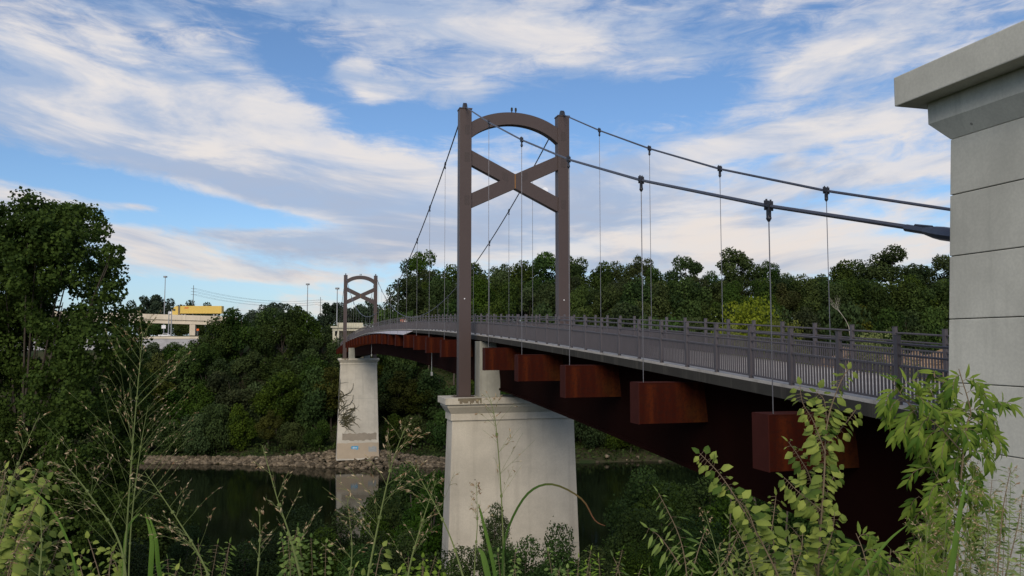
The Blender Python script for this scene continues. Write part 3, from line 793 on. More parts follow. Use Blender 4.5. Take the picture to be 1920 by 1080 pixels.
# small road sign boards & roadside things
for px, py, Y, col_ in ((307, 613, 304, 'white'), (371, 617, 300, 'orange'), (388, 611, 330, 'galv')):
    p = at(px, py, Y); o = empty('road_sign', (p.x, p.y, EYE+2)); tag(o, {307: 'white twin road signs beside the pickup', 371: 'small orange and white road sign right of the overpass column', 388: 'grey guide sign in the shade under the overpass'}[px], 'road sign')
    mb = MB(o.location); mb.tube([(p.x, p.y, EYE+1.5), (p.x, p.y, p.z-.5)], .08, 6); mb.build('post', MAT['galv'], o)
    mb = MB(o.location); k_ = .45 if col_ == 'orange' else .8; mb.box((p.x-k_, p.y-.1, p.z-.6), (p.x+k_, p.y-.05, p.z-.6+1.6*k_)); mb.build('board', MAT[col_], o)
# poles
def pole(px, pyt, Y, zb, kind, label):
    p = at(px, pyt, Y); o = empty(kind, (p.x, p.y, zb)); tag(o, label, 'utility pole' if kind == 'power_pole' else 'light pole')
    mb = MB(o.location); mb.tube([(p.x, p.y, zb), (p.x, p.y, p.z)], [.28, .14], 8); mb.build('shaft', MAT['wood'] if kind == 'power_pole' else MAT['galv'], o)
    if kind == 'high_mast_light':
        mb = MB(o.location); mb.tube([(p.x, p.y, p.z-.1), (p.x, p.y, p.z+.5), (p.x, p.y, p.z+.6)], [.75, .8, .2], 10); mb.build('lamp_ring', MAT['galv'], o)
    elif kind == 'power_pole':
        for k in range(3):
            mb = MB(o.location); z = p.z-1.7-k*1.55; mb.bar((p.x-1.3, p.y, z), (p.x+1.3, p.y, z), .12, .12); mb.build('crossarm', MAT['wood'], o)
    return p
pole(310, 520, 330, EYE, 'high_mast_light', 'tall light mast rising left of the yellow truck')
pA = pole(363, 535, 420, EYE, 'power_pole', 'power pole with three crossarms behind the yellow truck')
pole(577, 534, 330, EYE-2, 'high_mast_light', 'tall light mast above the trees left of the far tower')
pB = pole(601, 557, 460, EYE, 'power_pole', 'short power pole with crossarms between two light masts')
pole(632.5, 542, 300, EYE, 'high_mast_light', 'tall thin mast just left of the far tower')
for (px, y0, Y, lab) in ((322, 580, 296, 'slender lamp post in front of the overpass beside the truck cab'), (317, 583, 300, 'second slender lamp post, just left of its twin before the overpass')):
    pole(px, y0, Y, EYE+1.8, 'lamp_post', lab)
wl = empty('power_line', pA); tag(wl, 'thin sagging power lines running right from the crossarm pole', 'power line')
for k in range(3):
    for s in (-1.2, 1.2):
        a = Vector((pA.x+s, pA.y, pA.z-1.6-k*1.55)); b_ = Vector((pB.x+s, pB.y, pB.z-1.6-k*1.2))
        mb = MB(wl.location); mb.tube([a.lerp(b_, i/14)-Vector((0, 0, 3.2*(1-(2*i/14-1)**2))) for i in range(15)], .045, 4); mb.build('wire', MAT['clamp'], wl)

# ------------------------------------------------------------------ foliage
LEAF = {
 'quad': (np.array([(-.5, 0, 0), (0, -.42, .05), (.5, 0, 0), (0, .42, -.05)]), np.array([(0, 1, 2, 3)])),
 'seed': (np.array([(-.5, 0, 0), (0, -.13, .02), (.5, 0, 0), (0, .13, -.02)]), np.array([(0, 1, 2, 3)])),
 'ovate': (np.array([(0, 0, 0), (.30, -.34, -.09), (.70, -.24, -.20), (1.0, 0, -.34), (.70, .26, -.14), (.30, .34, -.04), (.35, 0, .05), (.7, 0, -.06)]),
           np.array([(0, 1, 6, 0), (1, 2, 7, 6), (2, 3, 7, 7), (7, 3, 4, 7), (6, 7, 4, 5), (0, 6, 5, 0)])),
 'lance': (np.array([(0, 0, 0), (.35, -.13, -.03), (.72, -.09, -.12), (1.0, 0, -.26), (.72, .09, -.12), (.35, .13, -.03), (.36, 0, .02), (.72, 0, -.08)]),
           np.array([(0, 1, 6, 0), (1, 2, 7, 6), (2, 3, 7, 7), (7, 3, 4, 7), (6, 7, 4, 5), (0, 6, 5, 0)])),
}
def leaves(name, P_, D, N_, S, mat, tint, kind='quad', parent=None):
    """P_ points, D leaf axis, N_ leaf normal, S size arrays"""
    tv, tf = LEAF[kind]
    D = D/np.maximum(1e-6, np.linalg.norm(D, axis=1, keepdims=True))
    Y = np.cross(N_, D); Y /= np.maximum(1e-6, np.linalg.norm(Y, axis=1, keepdims=True))
    Z = np.cross(D, Y)
    S = S[:, None, None]
    V = P_[:, None, :]+S*(tv[None, :, 0, None]*D[:, None, :]+tv[None, :, 1, None]*Y[:, None, :]+tv[None, :, 2, None]*Z[:, None, :])
    n, k = len(P_), len(tv)
    if kind in ('quad', 'seed'):
        Fq_ = (np.arange(n)[:, None, None]*k+tf[None]).reshape(-1, 4); tt = np.repeat(tint, len(tf))
        return np_mesh(name, V.reshape(-1, 3), Fq_, mat, tt)
    tri = []
    for f in tf:
        f = list(dict.fromkeys(int(i) for i in f))
        tri.append((f[0], f[1], f[2]))
        if len(f) == 4: tri.append((f[0], f[2], f[3]))
    tri = np.array(tri)
    Fq_ = (np.arange(n)[:, None, None]*k+tri[None]).reshape(-1, 3); tt = np.repeat(tint, len(tri))
    return np_mesh(name, V.reshape(-1, 3), Fq_, mat, tt, smooth_=False)
def rnd_unit(rs, n):
    a = rs.normal(size=(n, 3)); return a/np.linalg.norm(a, axis=1, keepdims=True)

def crown_mesh(seed, Hc, Rc, nlobe, nleaf, size, zbase, mat, flat=.8, shape='round', kind='quad'):
    """crown centred on x=y=0, spanning zbase..zbase+Hc, built of leafy lobes"""
    rs = np.random.RandomState(seed)
    C = []; i = 0
    while len(C) < nlobe:
        d = rnd_unit(rs, 1)[0]; r_ = rs.uniform(.35, .82)
        h = (d[2]*r_+1)/2                                # 0..1 height
        if shape == 'tall': w_ = .62+.55*math.sin(math.pi*min(1, h*1.05))
        elif shape == 'spread': w_ = .75+.4*math.sin(math.pi*h)
        else: w_ = .95
        C.append((d[0]*r_*Rc*w_, d[1]*r_*Rc*w_, zbase+Hc*(.5+.5*d[2]*r_), rs.uniform(.24, .42)*Rc))
    C = np.array(C); lobe_t = rs.uniform(.1, .9, nlobe)
    idx = rs.choice(nlobe, nleaf, p=(C[:, 3]**2)/np.sum(C[:, 3]**2))
    d = rnd_unit(rs, nleaf); rr = C[idx, 3]*(1-np.abs(rs.normal(0, .22, nleaf)))
    # lumpy lobes
    lump = 1+.22*np.sin(d[:, 0]*7+idx)*np.sin(d[:, 1]*6+idx*2.)*np.cos(d[:, 2]*6)
    Pp = C[idx, :3]+d*(rr*lump)[:, None]*np.array([1, 1, flat])
    # sprays sticking out
    m_ = rs.rand(nleaf) < .10; Pp[m_] += d[m_]*rs.uniform(0, .25, m_.sum())[:, None]*C[idx[m_], 3][:, None]
    Nn = d*.7+rnd_unit(rs, nleaf)*.8+np.array([0, 0, .45]); D = rnd_unit(rs, nleaf)+np.array([0, 0, -.25])
    S = size*rs.uniform(.6, 1.35, nleaf)
    tint = np.clip(lobe_t[idx]*.75+rs.uniform(-.1, .4, nleaf), 0, 1)
    return leaves('crown', Pp, D, Nn, S, mat, tint, kind), C
def trunk_mesh(seed, C, zbase, Hc, r0, mat, sides=6):
    rs = random.Random(seed); mb = MB()
    top = zbase+Hc*.75; bx, by = rs.uniform(-.4, .4), rs.uniform(-.4, .4)
    pts = [(bx*math.sin(k*1.3), by*math.sin(k*1.1), -1.2+(top+1.2)*k/6) for k in range(7)]
    mb.tube(pts, [r0*1.35]+[r0*(1-.14*k) for k in range(1, 7)], sides+2)
    for i in range(min(len(C), 9)):
        c = C[i]; z0 = lerp(zbase*.85, min(c[2], top)*.9, .5); k = (z0+1.2)/(top+1.2)*6; k0 = int(min(5, max(0, k)))
        a = Vector(pts[k0]).lerp(Vector(pts[k0+1]), k-k0 if k < 6 else 1); e = Vector(c[:3]); mid = a.lerp(e, .55)+Vector((0, 0, -.08*(e-a).length))
        mb.tube([a, a.lerp(mid, .5), mid, e], [r0*.42, r0*.34, r0*.24, r0*.08], sides-1)
    me = bpy.data.meshes.new('trunk'); me.from_pydata(mb.v, [], mb.f); me.materials.append(mat); me.update()
    return me

PROTO = {}
def proto(key, seed, H, Rc, nlobe, nleaf, size, mat, bark, clear=.18, flat=.85, shape='round', r0=.22):
    zb = H*clear; cm, C = crown_mesh(seed, H-zb, Rc, nlobe, nleaf, size, zb, mat, flat, shape)
    tm = trunk_mesh(seed, C, zb, H-zb, r0, bark)
    zmax = max(v.co.z for v in cm.vertices)
    PROTO[key] = (cm, tm, zmax, Rc)
L_, K_ = MAT['leaf_far'], MAT['bark']
proto('round1', 1, 16, 5.6, 22, 9000, .42, L_, K_)
proto('round2', 2, 15, 6.2, 26, 9500, .42, L_, K_)
proto('tall1', 3, 19, 5.0, 24, 9500, .42, L_, K_, shape='tall')
proto('tall2', 4, 18, 4.6, 20, 8500, .40, L_, K_, shape='tall', flat=1.0)
proto('open1', 5, 20, 6.6, 15, 7500, .46, L_, K_, clear=.42, shape='spread', r0=.3)
proto('gold1', 6, 14, 4.8, 20, 8500, .38, MAT['leaf_gold'], K_)
proto('shrub1', 7, 8, 4.4, 20, 8000, .34, L_, K_, clear=.02, flat=.9)
proto('shrub2', 8, 7, 4.8, 22, 8000, .34, L_, K_, clear=.02, flat=.9)
proto('distant1', 9, 15, 6.5, 20, 6000, .6, MAT['leaf_dist'], K_)
proto('distant2', 10, 17, 5.6, 20, 6000, .6, MAT['leaf_dist'], K_, shape='tall')
proto('near1', 12, 11, 4.2, 26, 20000, .20, MAT['leaf_near'], K_, clear=.05)
proto('near2', 13, 9, 4.0, 24, 18000, .18, MAT['leaf_near'], K_, clear=.05)
proto('near3', 14, 12, 3.6, 28, 20000, .17, MAT['leaf_near'], K_, clear=.08, shape='tall')
proto('bright1', 15, 26, 4.6, 26, 9000, .24, MAT['leaf_bright'], MAT['bark'], clear=.62, shape='round', r0=.2)
TREES = []
def tree(key, x, y, top, rx=1.0, rot=0, row='', name='tree', look=''):
    cm, tm, zmax, Rc = PROTO[key]; g_ = ground(x, y); s = max(.25, (top-g_)/zmax)
    o = empty(name, (x, y, g_), rot); o.scale = (rx*s**.6, rx*s**.6, s)
    c_ = link('crown', cm, o); t_ = link('trunk', tm, o)
    TREES.append((o, row, look)); return o
rs = random.Random(42)
look_of = {'round1': 'round dark', 'round2': 'broad dark green', 'tall1': 'tall dark green', 'tall2': 'tall narrow green', 'open1': 'open-crowned',
           'gold1': 'yellowing', 'shrub1': 'low bushy', 'shrub2': 'low dense', 'distant1': 'hazy rounded', 'distant2': 'hazy taller', 'near1': 'dense leafy', 'near2': 'low leafy', 'near3': 'upright leafy', 'bright1': 'bright yellow-green'}
def treepx(key, px, pyt, Y, **k):
    p = at(px, pyt, Y); return tree(key, p.x, p.y, p.z, rot=rs.uniform(0, 6.28), look=look_of[key], **k)
# skyline on the right bank hill : px, top y, key, rx
SKY = [(786, 477, 'tall1', .85), (818, 515, 'round1', .9), (850, 503, 'round2', .9), (905, 500, 'round1', .9), (935, 502, 'tall2', 1.0), (972, 496, 'round2', .9), (1018, 478, 'tall1', 1.1), (1078, 487, 'tall2', 1.0),
       (1115, 500, 'round1', .9), (1160, 500, 'round2', .85), (1200, 488, 'tall2', .85), (1240, 510, 'round1', .9), (1285, 487, 'tall1', 1.0), (1332, 518, 'round2', .8),
       (1383, 474, 'tall1', 1.2), (1437, 498, 'tall2', .9), (1480, 522, 'round2', .9), (1525, 524, 'round1', .9), (1562, 497, 'round1', 1.0), (1608, 494, 'round2', 1.0),
       (1670, 468, 'open1', 1.3), (1722, 505, 'round1', .9), (1768, 484, 'tall1', 1.0), (1830, 480, 'round2', 1.1), (1900, 478, 'tall1', 1.1)]
for px, py, key, rx in SKY:
    Y = rs.uniform(284, 300); treepx(key, px, py-11, Y, rx=rx*1.08, row='skyline')
for i, px in enumerate(range(790, 1930, 40)):
    treepx(rs.choice(['round1', 'round2', 'tall2', 'round2']), px+rs.uniform(-12, 12), 520+rs.uniform(-10, 14), rs.uniform(275, 281), rx=rs.uniform(1.0, 1.2), row='upper')
for i, px in enumerate(range(770, 1930, 46)):
    key = rs.choice(['round1', 'round2', 'round1', 'gold1', 'tall2', 'round2']); base = 520 if px > 860 else 515
    if px in (770, 816): key = 'round2'
    treepx(key, px+rs.uniform(-10, 10), base+rs.uniform(-8, 16), rs.uniform(264, 272), rx=rs.uniform(.9, 1.15), row='second')
for i, px in enumerate(range(752, 1930, 50)):
    key = rs.choice(['round1', 'shrub1', 'gold1', 'round2', 'shrub2', 'round1'])
    treepx(key, px+rs.uniform(-12, 12), 572+rs.uniform(-14, 14), rs.uniform(248, 255), rx=rs.uniform(.9, 1.2), row='third')
# left part of the far bank
LEFTTOP = [(275, 640, 'round1'), (325, 640, 'round2'), (372, 634, 'round1'), (418, 592, 'round2'), (455, 574, 'round1'), (500, 574, 'round2'), (532, 570, 'round1'), (572, 583, 'round2'), (606, 606, 'round1'), (640, 632, 'shrub1'), (690, 625, 'round2')]
for px, py, key in LEFTTOP: treepx(key, px, py, rs.uniform(256, 262), rx=1.05, row='lefttop')
for i, px in enumerate(range(255, 760, 44)):
    key = rs.choice(['round1', 'gold1', 'round2', 'tall2', 'gold1', 'shrub1'])
    treepx(key, px+rs.uniform(-10, 10), 648+rs.uniform(-12, 22), rs.uniform(238, 246), rx=rs.uniform(1, 1.25), row='leftmid')
for i, px in enumerate(range(235, 1400, 50)):
    if px > 800 and px < 1050: pass
    key = rs.choice(['shrub1', 'round1', 'shrub2', 'round2', 'gold1'])
    y_ = rs.uniform(231, 236); treepx(key, px+rs.uniform(-12, 12), 700+rs.uniform(-22, 30), y_, rx=rs.uniform(1, 1.3), row='slope')
for i, px in enumerate(range(225, 1420, 46)):
    key = rs.choice(['shrub1', 'shrub2', 'shrub1', 'shrub2', 'gold1'])
    if 600 < px < 730: continue
    treepx(key, px+rs.uniform(-10, 10), 772+rs.uniform(-22, 20), rs.uniform(218.8, 222.5)+5*smooth(0, 60, px-960), rx=rs.uniform(.75, .95), row='water')
# distant trees
for px, py, Y, key in ((262, 562, 430, 'distant1'), (290, 551, 430, 'distant2'), (330, 558, 430, 'distant1'), (352, 560, 440, 'distant1'), (385, 566, 440, 'distant1'), (600, 590, 430, 'distant1'), (622, 566, 400, 'distant2'), (652, 566, 400, 'distant1'),
                       (690, 556, 400, 'distant1'), (722, 570, 400, 'distant1'), (742, 582, 390, 'distant1'), (520, 566, 430, 'distant2'), (560, 572, 430, 'distant1'), (480, 570, 430, 'distant1')):
    treepx(key, px, py, Y, rx=1.1, row='distant')
for px, Y in ((275, 352), (305, 350), (340, 352), (372, 350), (400, 352)):
    treepx('shrub2', px, 602, Y, rx=1.3, row='underpass')
# bright trees behind the railing
for px, py, Y, rx in ((1405, 553, 90, 1.0), (1468, 590, 84, .62), (1362, 600, 82, .5), (1650, 614, 74, .8), (1160, 575, 236, .5)):
    if Y > 200: continue
    treepx('bright1', px, py, Y, rx=rx, row='bright')
# near bank trees below the view
NEAR = [(770, 862, 92, 'near1', 1.1), (738, 900, 84, 'near2', 1.0), (815, 880, 76, 'near3', 1.0), (690, 955, 80, 'near2', .9), (640, 945, 62, 'near1', .9), (560, 940, 54, 'near2', .9), (600, 985, 46, 'near1', .8),
        (510, 990, 48, 'near2', .9), (460, 1010, 44, 'near1', .9), (400, 1015, 40, 'near2', .9), (350, 985, 50, 'near3', .8), (700, 1010, 42, 'near2', .9), (760, 990, 48, 'near1', .9),
        (300, 965, 62, 'near1', 1.0), (255, 900, 60, 'near2', 1.2), (190, 900, 66, 'near1', 1.2), (110, 900, 62, 'near2', 1.3), (30, 900, 66, 'near1', 1.3), (-40, 900, 60, 'near2', 1.3), (150, 980, 44, 'near1', 1.1), (60, 990, 42, 'near2', 1.1), (240, 1000, 42, 'near2', 1.0),
        (925, 940, 34, 'near3', .42), (1060, 966, 32, 'near2', .55), (985, 1000, 31, 'near1', .60), (880, 1012, 32, 'near2', .55), (1110, 1022, 34, 'near1', .7),
        (1215, 868, 86, 'near1', 1.0), (1270, 890, 78, 'near2', 1.2), (1330, 880, 92, 'near1', 1.2), (1400, 900, 84, 'near2', 1.2), (1480, 900, 92, 'near1', 1.2), (1240, 940, 56, 'near1', 1.0), (1160, 985, 60, 'near2', 1.0), (1330, 950, 52, 'near2', 1.0), (1190, 1000, 44, 'near2', .9), (1290, 1010, 36, 'near1', .8), (1420, 980, 44, 'near1', 1.0), (1560, 1000, 50, 'near2', 1.1)]
for px, py, Y, key, rx in NEAR:
    treepx(key, px, py, Y, rx=rx, row='near')

ORD = 'first second third fourth fifth sixth seventh eighth ninth tenth eleventh twelfth thirteenth fourteenth fifteenth sixteenth seventeenth eighteenth nineteenth twentieth twenty-first twenty-second twenty-third twenty-fourth twenty-fifth twenty-sixth twenty-seventh twenty-eighth twenty-ninth thirtieth thirty-first thirty-second thirty-third thirty-fourth thirty-fifth thirty-sixth thirty-seventh thirty-eighth thirty-ninth fortieth forty-first forty-second forty-third forty-fourth forty-fifth'.split()
ROWT = {'upper': ('in the second rank of the hill wood', 'trees of the hill wood, second rank'), 'skyline': ('on the hill skyline', 'skyline trees on the hill behind the bridge'), 'second': ('in the row under the hill skyline', 'trees below the hill skyline'),
        'third': ('just above the bridge railing', 'trees just above the railing line'), 'lefttop': ('on top of the left far bank', 'trees on top of the left far bank'),
        'leftmid': ('half way down the left far bank', 'trees half way down the left far bank'), 'slope': ('on the lower slope of the far bank', 'trees on the lower slope of the far bank'),
        'water': ("along the far water's edge", "bushes along the far water's edge"), 'distant': ('in the distance beyond the overpass', 'distant trees beyond the overpass'),
        'underpass': ('seen under the overpass', 'trees beyond the overpass opening'), 'bright': ('rising behind the railing', 'bright trees behind the railing'),
        'near': ('on the near bank below the camera', 'leafy trees on the near bank')}
for row, (ph, grp) in ROWT.items():
    L__ = [q for q in TREES if q[1] == row]; L__.sort(key=lambda q: q[0].location.x/q[0].location.y)
    for i, (o, _, look) in enumerate(L__):
        tag(o, f'{look} tree, {ORD[i]} from the left {ph}', 'tree', grp)

# big tree on the left
bt = empty('broad_tree', (-20.6, 34, ground(-20.6, 34))); tag(bt, 'big dense dark green tree filling the left edge of the view', 'tree')
rs_ = np.random.RandomState(77)
def big_crown():
    g0 = bt.location.z; lob = []
    # lobes placed from the silhouette: px, py, radius px, depth
    S = [(30, 430, 75), (95, 425, 60), (150, 440, 60), (60, 500, 80), (200, 480, 30), (165, 500, 55), (205, 520, 32), (120, 560, 80), (20, 580, 90), (190, 580, 48), (225, 600, 36), (80, 650, 95), (170, 650, 70), (228, 650, 45), (245, 690, 42),
         (20, 740, 90), (120, 740, 85), (200, 740, 65), (255, 745, 42), (60, 820, 85), (150, 820, 75), (225, 810, 55), (270, 790, 34), (30, 890, 80), (130, 890, 70), (200, 880, 55), (-60, 480, 90), (-70, 620, 100), (-80, 780, 100), (-140, 700, 100), (-150, 560, 90), (-90, 900, 90), (40, 960, 80), (140, 960, 70), (220, 950, 55), (-60, 980, 90), (60, 1040, 80), (180, 1030, 70), (5, 540, 80), (40, 590, 60), (205, 470, 26), (222, 545, 34), (238, 610, 40), (246, 660, 44), (252, 720, 46), (246, 790, 50), (240, 860, 50), (60, 450, 70), (130, 470, 60), (110, 395, 28), (60, 385, 24), (145, 400, 20)]
    for px, py, r_ in S:
        for j in range(2 if r_ > 50 else 1):
            Y = 34+rs_.uniform(-4.2, 3.2)
            p = at(px+rs_.uniform(-12, 12), py+rs_.uniform(-8, 8), Y); lob.append((p.x, p.y, p.z, r_/1500*Y*rs_.uniform(.85, 1.0)))
    return np.array(lob)
C = big_crown(); nl = 190000
idx = rs_.choice(len(C), nl, p=C[:, 3]**2/np.sum(C[:, 3]**2)); d = rnd_unit(rs_, nl)
# each lobe is itself made of smaller clusters
ncl = 30; cd = rnd_unit(rs_, len(C)*ncl).reshape(len(C), ncl, 3); ci = rs_.randint(0, ncl, nl)
cen = C[idx, :3]+cd[idx, ci]*(C[idx, 3]*rs_.uniform(.62, .9, len(C))[idx])[:, None]
Pp = cen+d*(C[idx, 3]*.30*rs_.uniform(.3, 1.0, nl)**.6)[:, None]*np.array([1, 1, .8])
N_ = d*.5+cd[idx, ci]*.5+rnd_unit(rs_, nl)*.8+np.array([0, 0, .4]); D = rnd_unit(rs_, nl)+np.array([0, 0, -.5])
tint = np.clip(rs_.uniform(0, .6, (len(C), ncl))[idx, ci]+rs_.uniform(0, .5, nl), 0, 1)
me = leaves('crown', Pp-np.array(bt.location), D, N_, .14*rs_.uniform(.6, 1.3, nl), MAT['leaf_big'], tint, 'quad'); link('crown', me, bt)
mb = MB(bt.location); b0 = Vector(bt.location)
mb.tube([b0+Vector((0, 0, -1)), b0+Vector((.1, 0, 4)), b0+Vector((-.2, .2, 9)), b0+Vector((.2, 0, 13))], [.34, .24, .15, .05], 10)
for i in range(0, len(C), 2):
    c = Vector(C[i][:3]); a = b0+Vector((0, 0, max(2, (c.z-b0.z)*.5))); mb.tube([a, a.lerp(c, .5)+Vector((0, 0, -.4)), c], [.06, .04, .015], 5)
mb.build('trunk', MAT['bark'], bt)

# dead pale tree on the hill
def bare_tree(px, pyt, Y, label, seed):
    rr = random.Random(seed); p = at(px, pyt, Y); g_ = p.z-11; o = empty('bare_tree', (p.x, p.y, g_)); tag(o, label, 'tree')
    mb = MB(); H = p.z-g_
    def grow(a, d, L, r_, dep):
        pts = [a]; q = a.copy(); dd = d.copy()
        for k in range(4):
            dd = (dd+Vector((rr.uniform(-.25, .25), rr.uniform(-.25, .25), rr.uniform(-.05, .2)))).normalized(); q = q+dd*L/4; pts.append(q.copy())
        mb.tube(pts, [r_*(1-.18*k) for k in range(5)], 5)
        if dep: 
            for k in range(3): grow(pts[rr.randint(2, 4)], (dd+Vector((rr.uniform(-.9, .9), rr.uniform(-.9, .9), rr.uniform(0, .5)))).normalized(), L*.55, r_*.5, dep-1)
    grow(Vector((0, 0, -2)), Vector((0, 0, 1)), H*.75, .16, 3)
    mb.build('trunk', MAT['bark_pale'], o)
bare_tree(1593, 558, 243, 'bare pale dead tree standing before the dark hillside wood', 3)
bare_tree(826, 770, 223, 'thin bare grey tree by the far bank right of the far pier', 9)

# undergrowth on both banks (nobody could count it)
def undergrowth(name, label, n, xr, yr, size, mat, seed, hmax, cond=None):
    r = np.random.RandomState(seed); pts = []
    while len(pts) < n:
        x, y = r.uniform(*xr), r.uniform(*yr)
        if cond and not cond(x, y): continue
        k = mn.noise(Vector((x*.25, y*.25, seed)))
        pts.append((x, y, ground(x, y)+r.uniform(0, 1)**1.5*hmax*(.6+max(-.4, k))))
    Pp = np.array(pts); N_ = rnd_unit(r, n)+np.array([0, -.3, .9]); D = rnd_unit(r, n)
    tint = np.clip(np.array([.4+.6*mn.noise(Vector((p[0]*.3, p[1]*.3, 9)))+.3*(r.rand()-.5) for p in pts]), 0, 1)
    o = link(name, leaves(name, Pp, D, N_, size*r.uniform(.5, 1.4, n), mat, tint)); tag(o, label, 'undergrowth', kind='stuff')
undergrowth('far_bank_undergrowth', 'dense dark undergrowth covering the far bank', 52000, (-150, 150), (213, 262), .62, MAT['leaf_far'], 21, 2.8, lambda x, y: y-shore_far(x) > (2.6 if x < -17 else .5))
undergrowth('near_bank_undergrowth', 'dense green undergrowth covering the near bank slope', 60000, (-50, 50), (10, 108), .26, MAT['leaf_near'], 22, 1.0, lambda x, y: abs(x) < y*.75+3 and y < shore_near(x)-1)

# riprap along the far shore
r = np.random.RandomState(4); Vv, Ff = [], []
bm = bmesh.new(); bmesh.ops.create_icosphere(bm, subdivisions=1, radius=1); iv = np.array([v.co[:] for v in bm.verts]); itf = np.array([[v.index for v in f.verts] for f in bm.faces]); bm.free()
k = 0
n_rock = 3600
for _ in range(n_rock):
    x = r.uniform(-118, -17) if r.rand() < .995 else r.uniform(-17, 60); s = r.uniform(0, 1); 
    bulge = math.exp(-((x+40)/16)**2)
    y = shore_far(x)-.8-2.5*bulge+s*(2.9+4.0*bulge); rad = r.uniform(.18, .62)*(1 if r.rand() < .85 else 1.5)
    z = max(ground(x, y), lerp(-.1, 1.5+2.4*bulge, s))+.05
    A = iv*(1+r.uniform(-.28, .28, iv.shape))*rad*np.array([r.uniform(.8, 1.4), r.uniform(.8, 1.3), r.uniform(.5, .85)])
    a = r.uniform(0, 6.28); ca, sa = math.cos(a), math.sin(a); A = np.stack([A[:, 0]*ca-A[:, 1]*sa, A[:, 0]*sa+A[:, 1]*ca, A[:, 2]], 1)+np.array([x, y, z])
    Vv.append(A); Ff.append(itf+k*len(iv)); k += 1
o = link('riprap_rocks', np_mesh('riprap_rocks', np.concatenate(Vv), np.concatenate(Ff), MAT['rock'], tint=np.repeat(r.rand(k)**1.2, len(itf)))); tag(o, 'brown riprap stones lining the far shore at the waterline', 'rocks', kind='stuff')
# rock outcrop on the hill at the right
oc = empty('rock_outcrop', at(1712, 668, 150)); oc.location.z -= 3; tag(oc, 'brown bare rock ledge seen through the railing next to the big pylon', 'rock')
bm = bmesh.new(); bmesh.ops.create_grid(bm, x_segments=50, y_segments=24, size=1)
for v in bm.verts:
    x, z = v.co.x, v.co.y; st = math.floor((z+1)*4)/4
    n_ = mn.noise(Vector((x*3, z*4, 1)))+.5*mn.noise(Vector((x*9, z*9, 2)))
    v.co = Vector((x*16, st*2.2+n_*.9+(z+1)*.3, z*3.2+.5*mn.noise(Vector((x*4, 0, 5)))*(z+1)))
me = bpy.data.meshes.new('ledge'); bm.to_mesh(me); bm.free(); me.materials.append(MAT['outcrop']); lo = link('ledge', me, oc); sm = lo.modifiers.new('thick', 'SOLIDIFY'); sm.thickness = 3; sm.offset = -1
mb = MB(); 
rr = random.Random(8)
HILL = None

# ------------------------------------------------------------------ foreground plants
def poly(pts_px, Y0, Y1=None, n=24, jitter=0.0, seed=0):
    """smooth world polyline through photo pixels at arm's-length distances"""
    Y1 = Y1 or Y0; P_ = [at(x, y, lerp(Y0, Y1, i/(len(pts_px)-1))) for i, (x, y) in enumerate(pts_px)]
    out = []
    m_ = len(P_)-1
    for s in range(m_):
        p0, p1, p2, p3 = P_[max(0, s-1)], P_[s], P_[s+1], P_[min(m_, s+2)]
        k = max(2, n//m_)
        for j in range(k):
            u = j/k; out.append(.5*((2*p1)+(p2-p0)*u+(2*p0-5*p1+4*p2-p3)*u*u+(3*p1-p0-3*p2+p3)*u**3))
    out.append(P_[-1]); return out

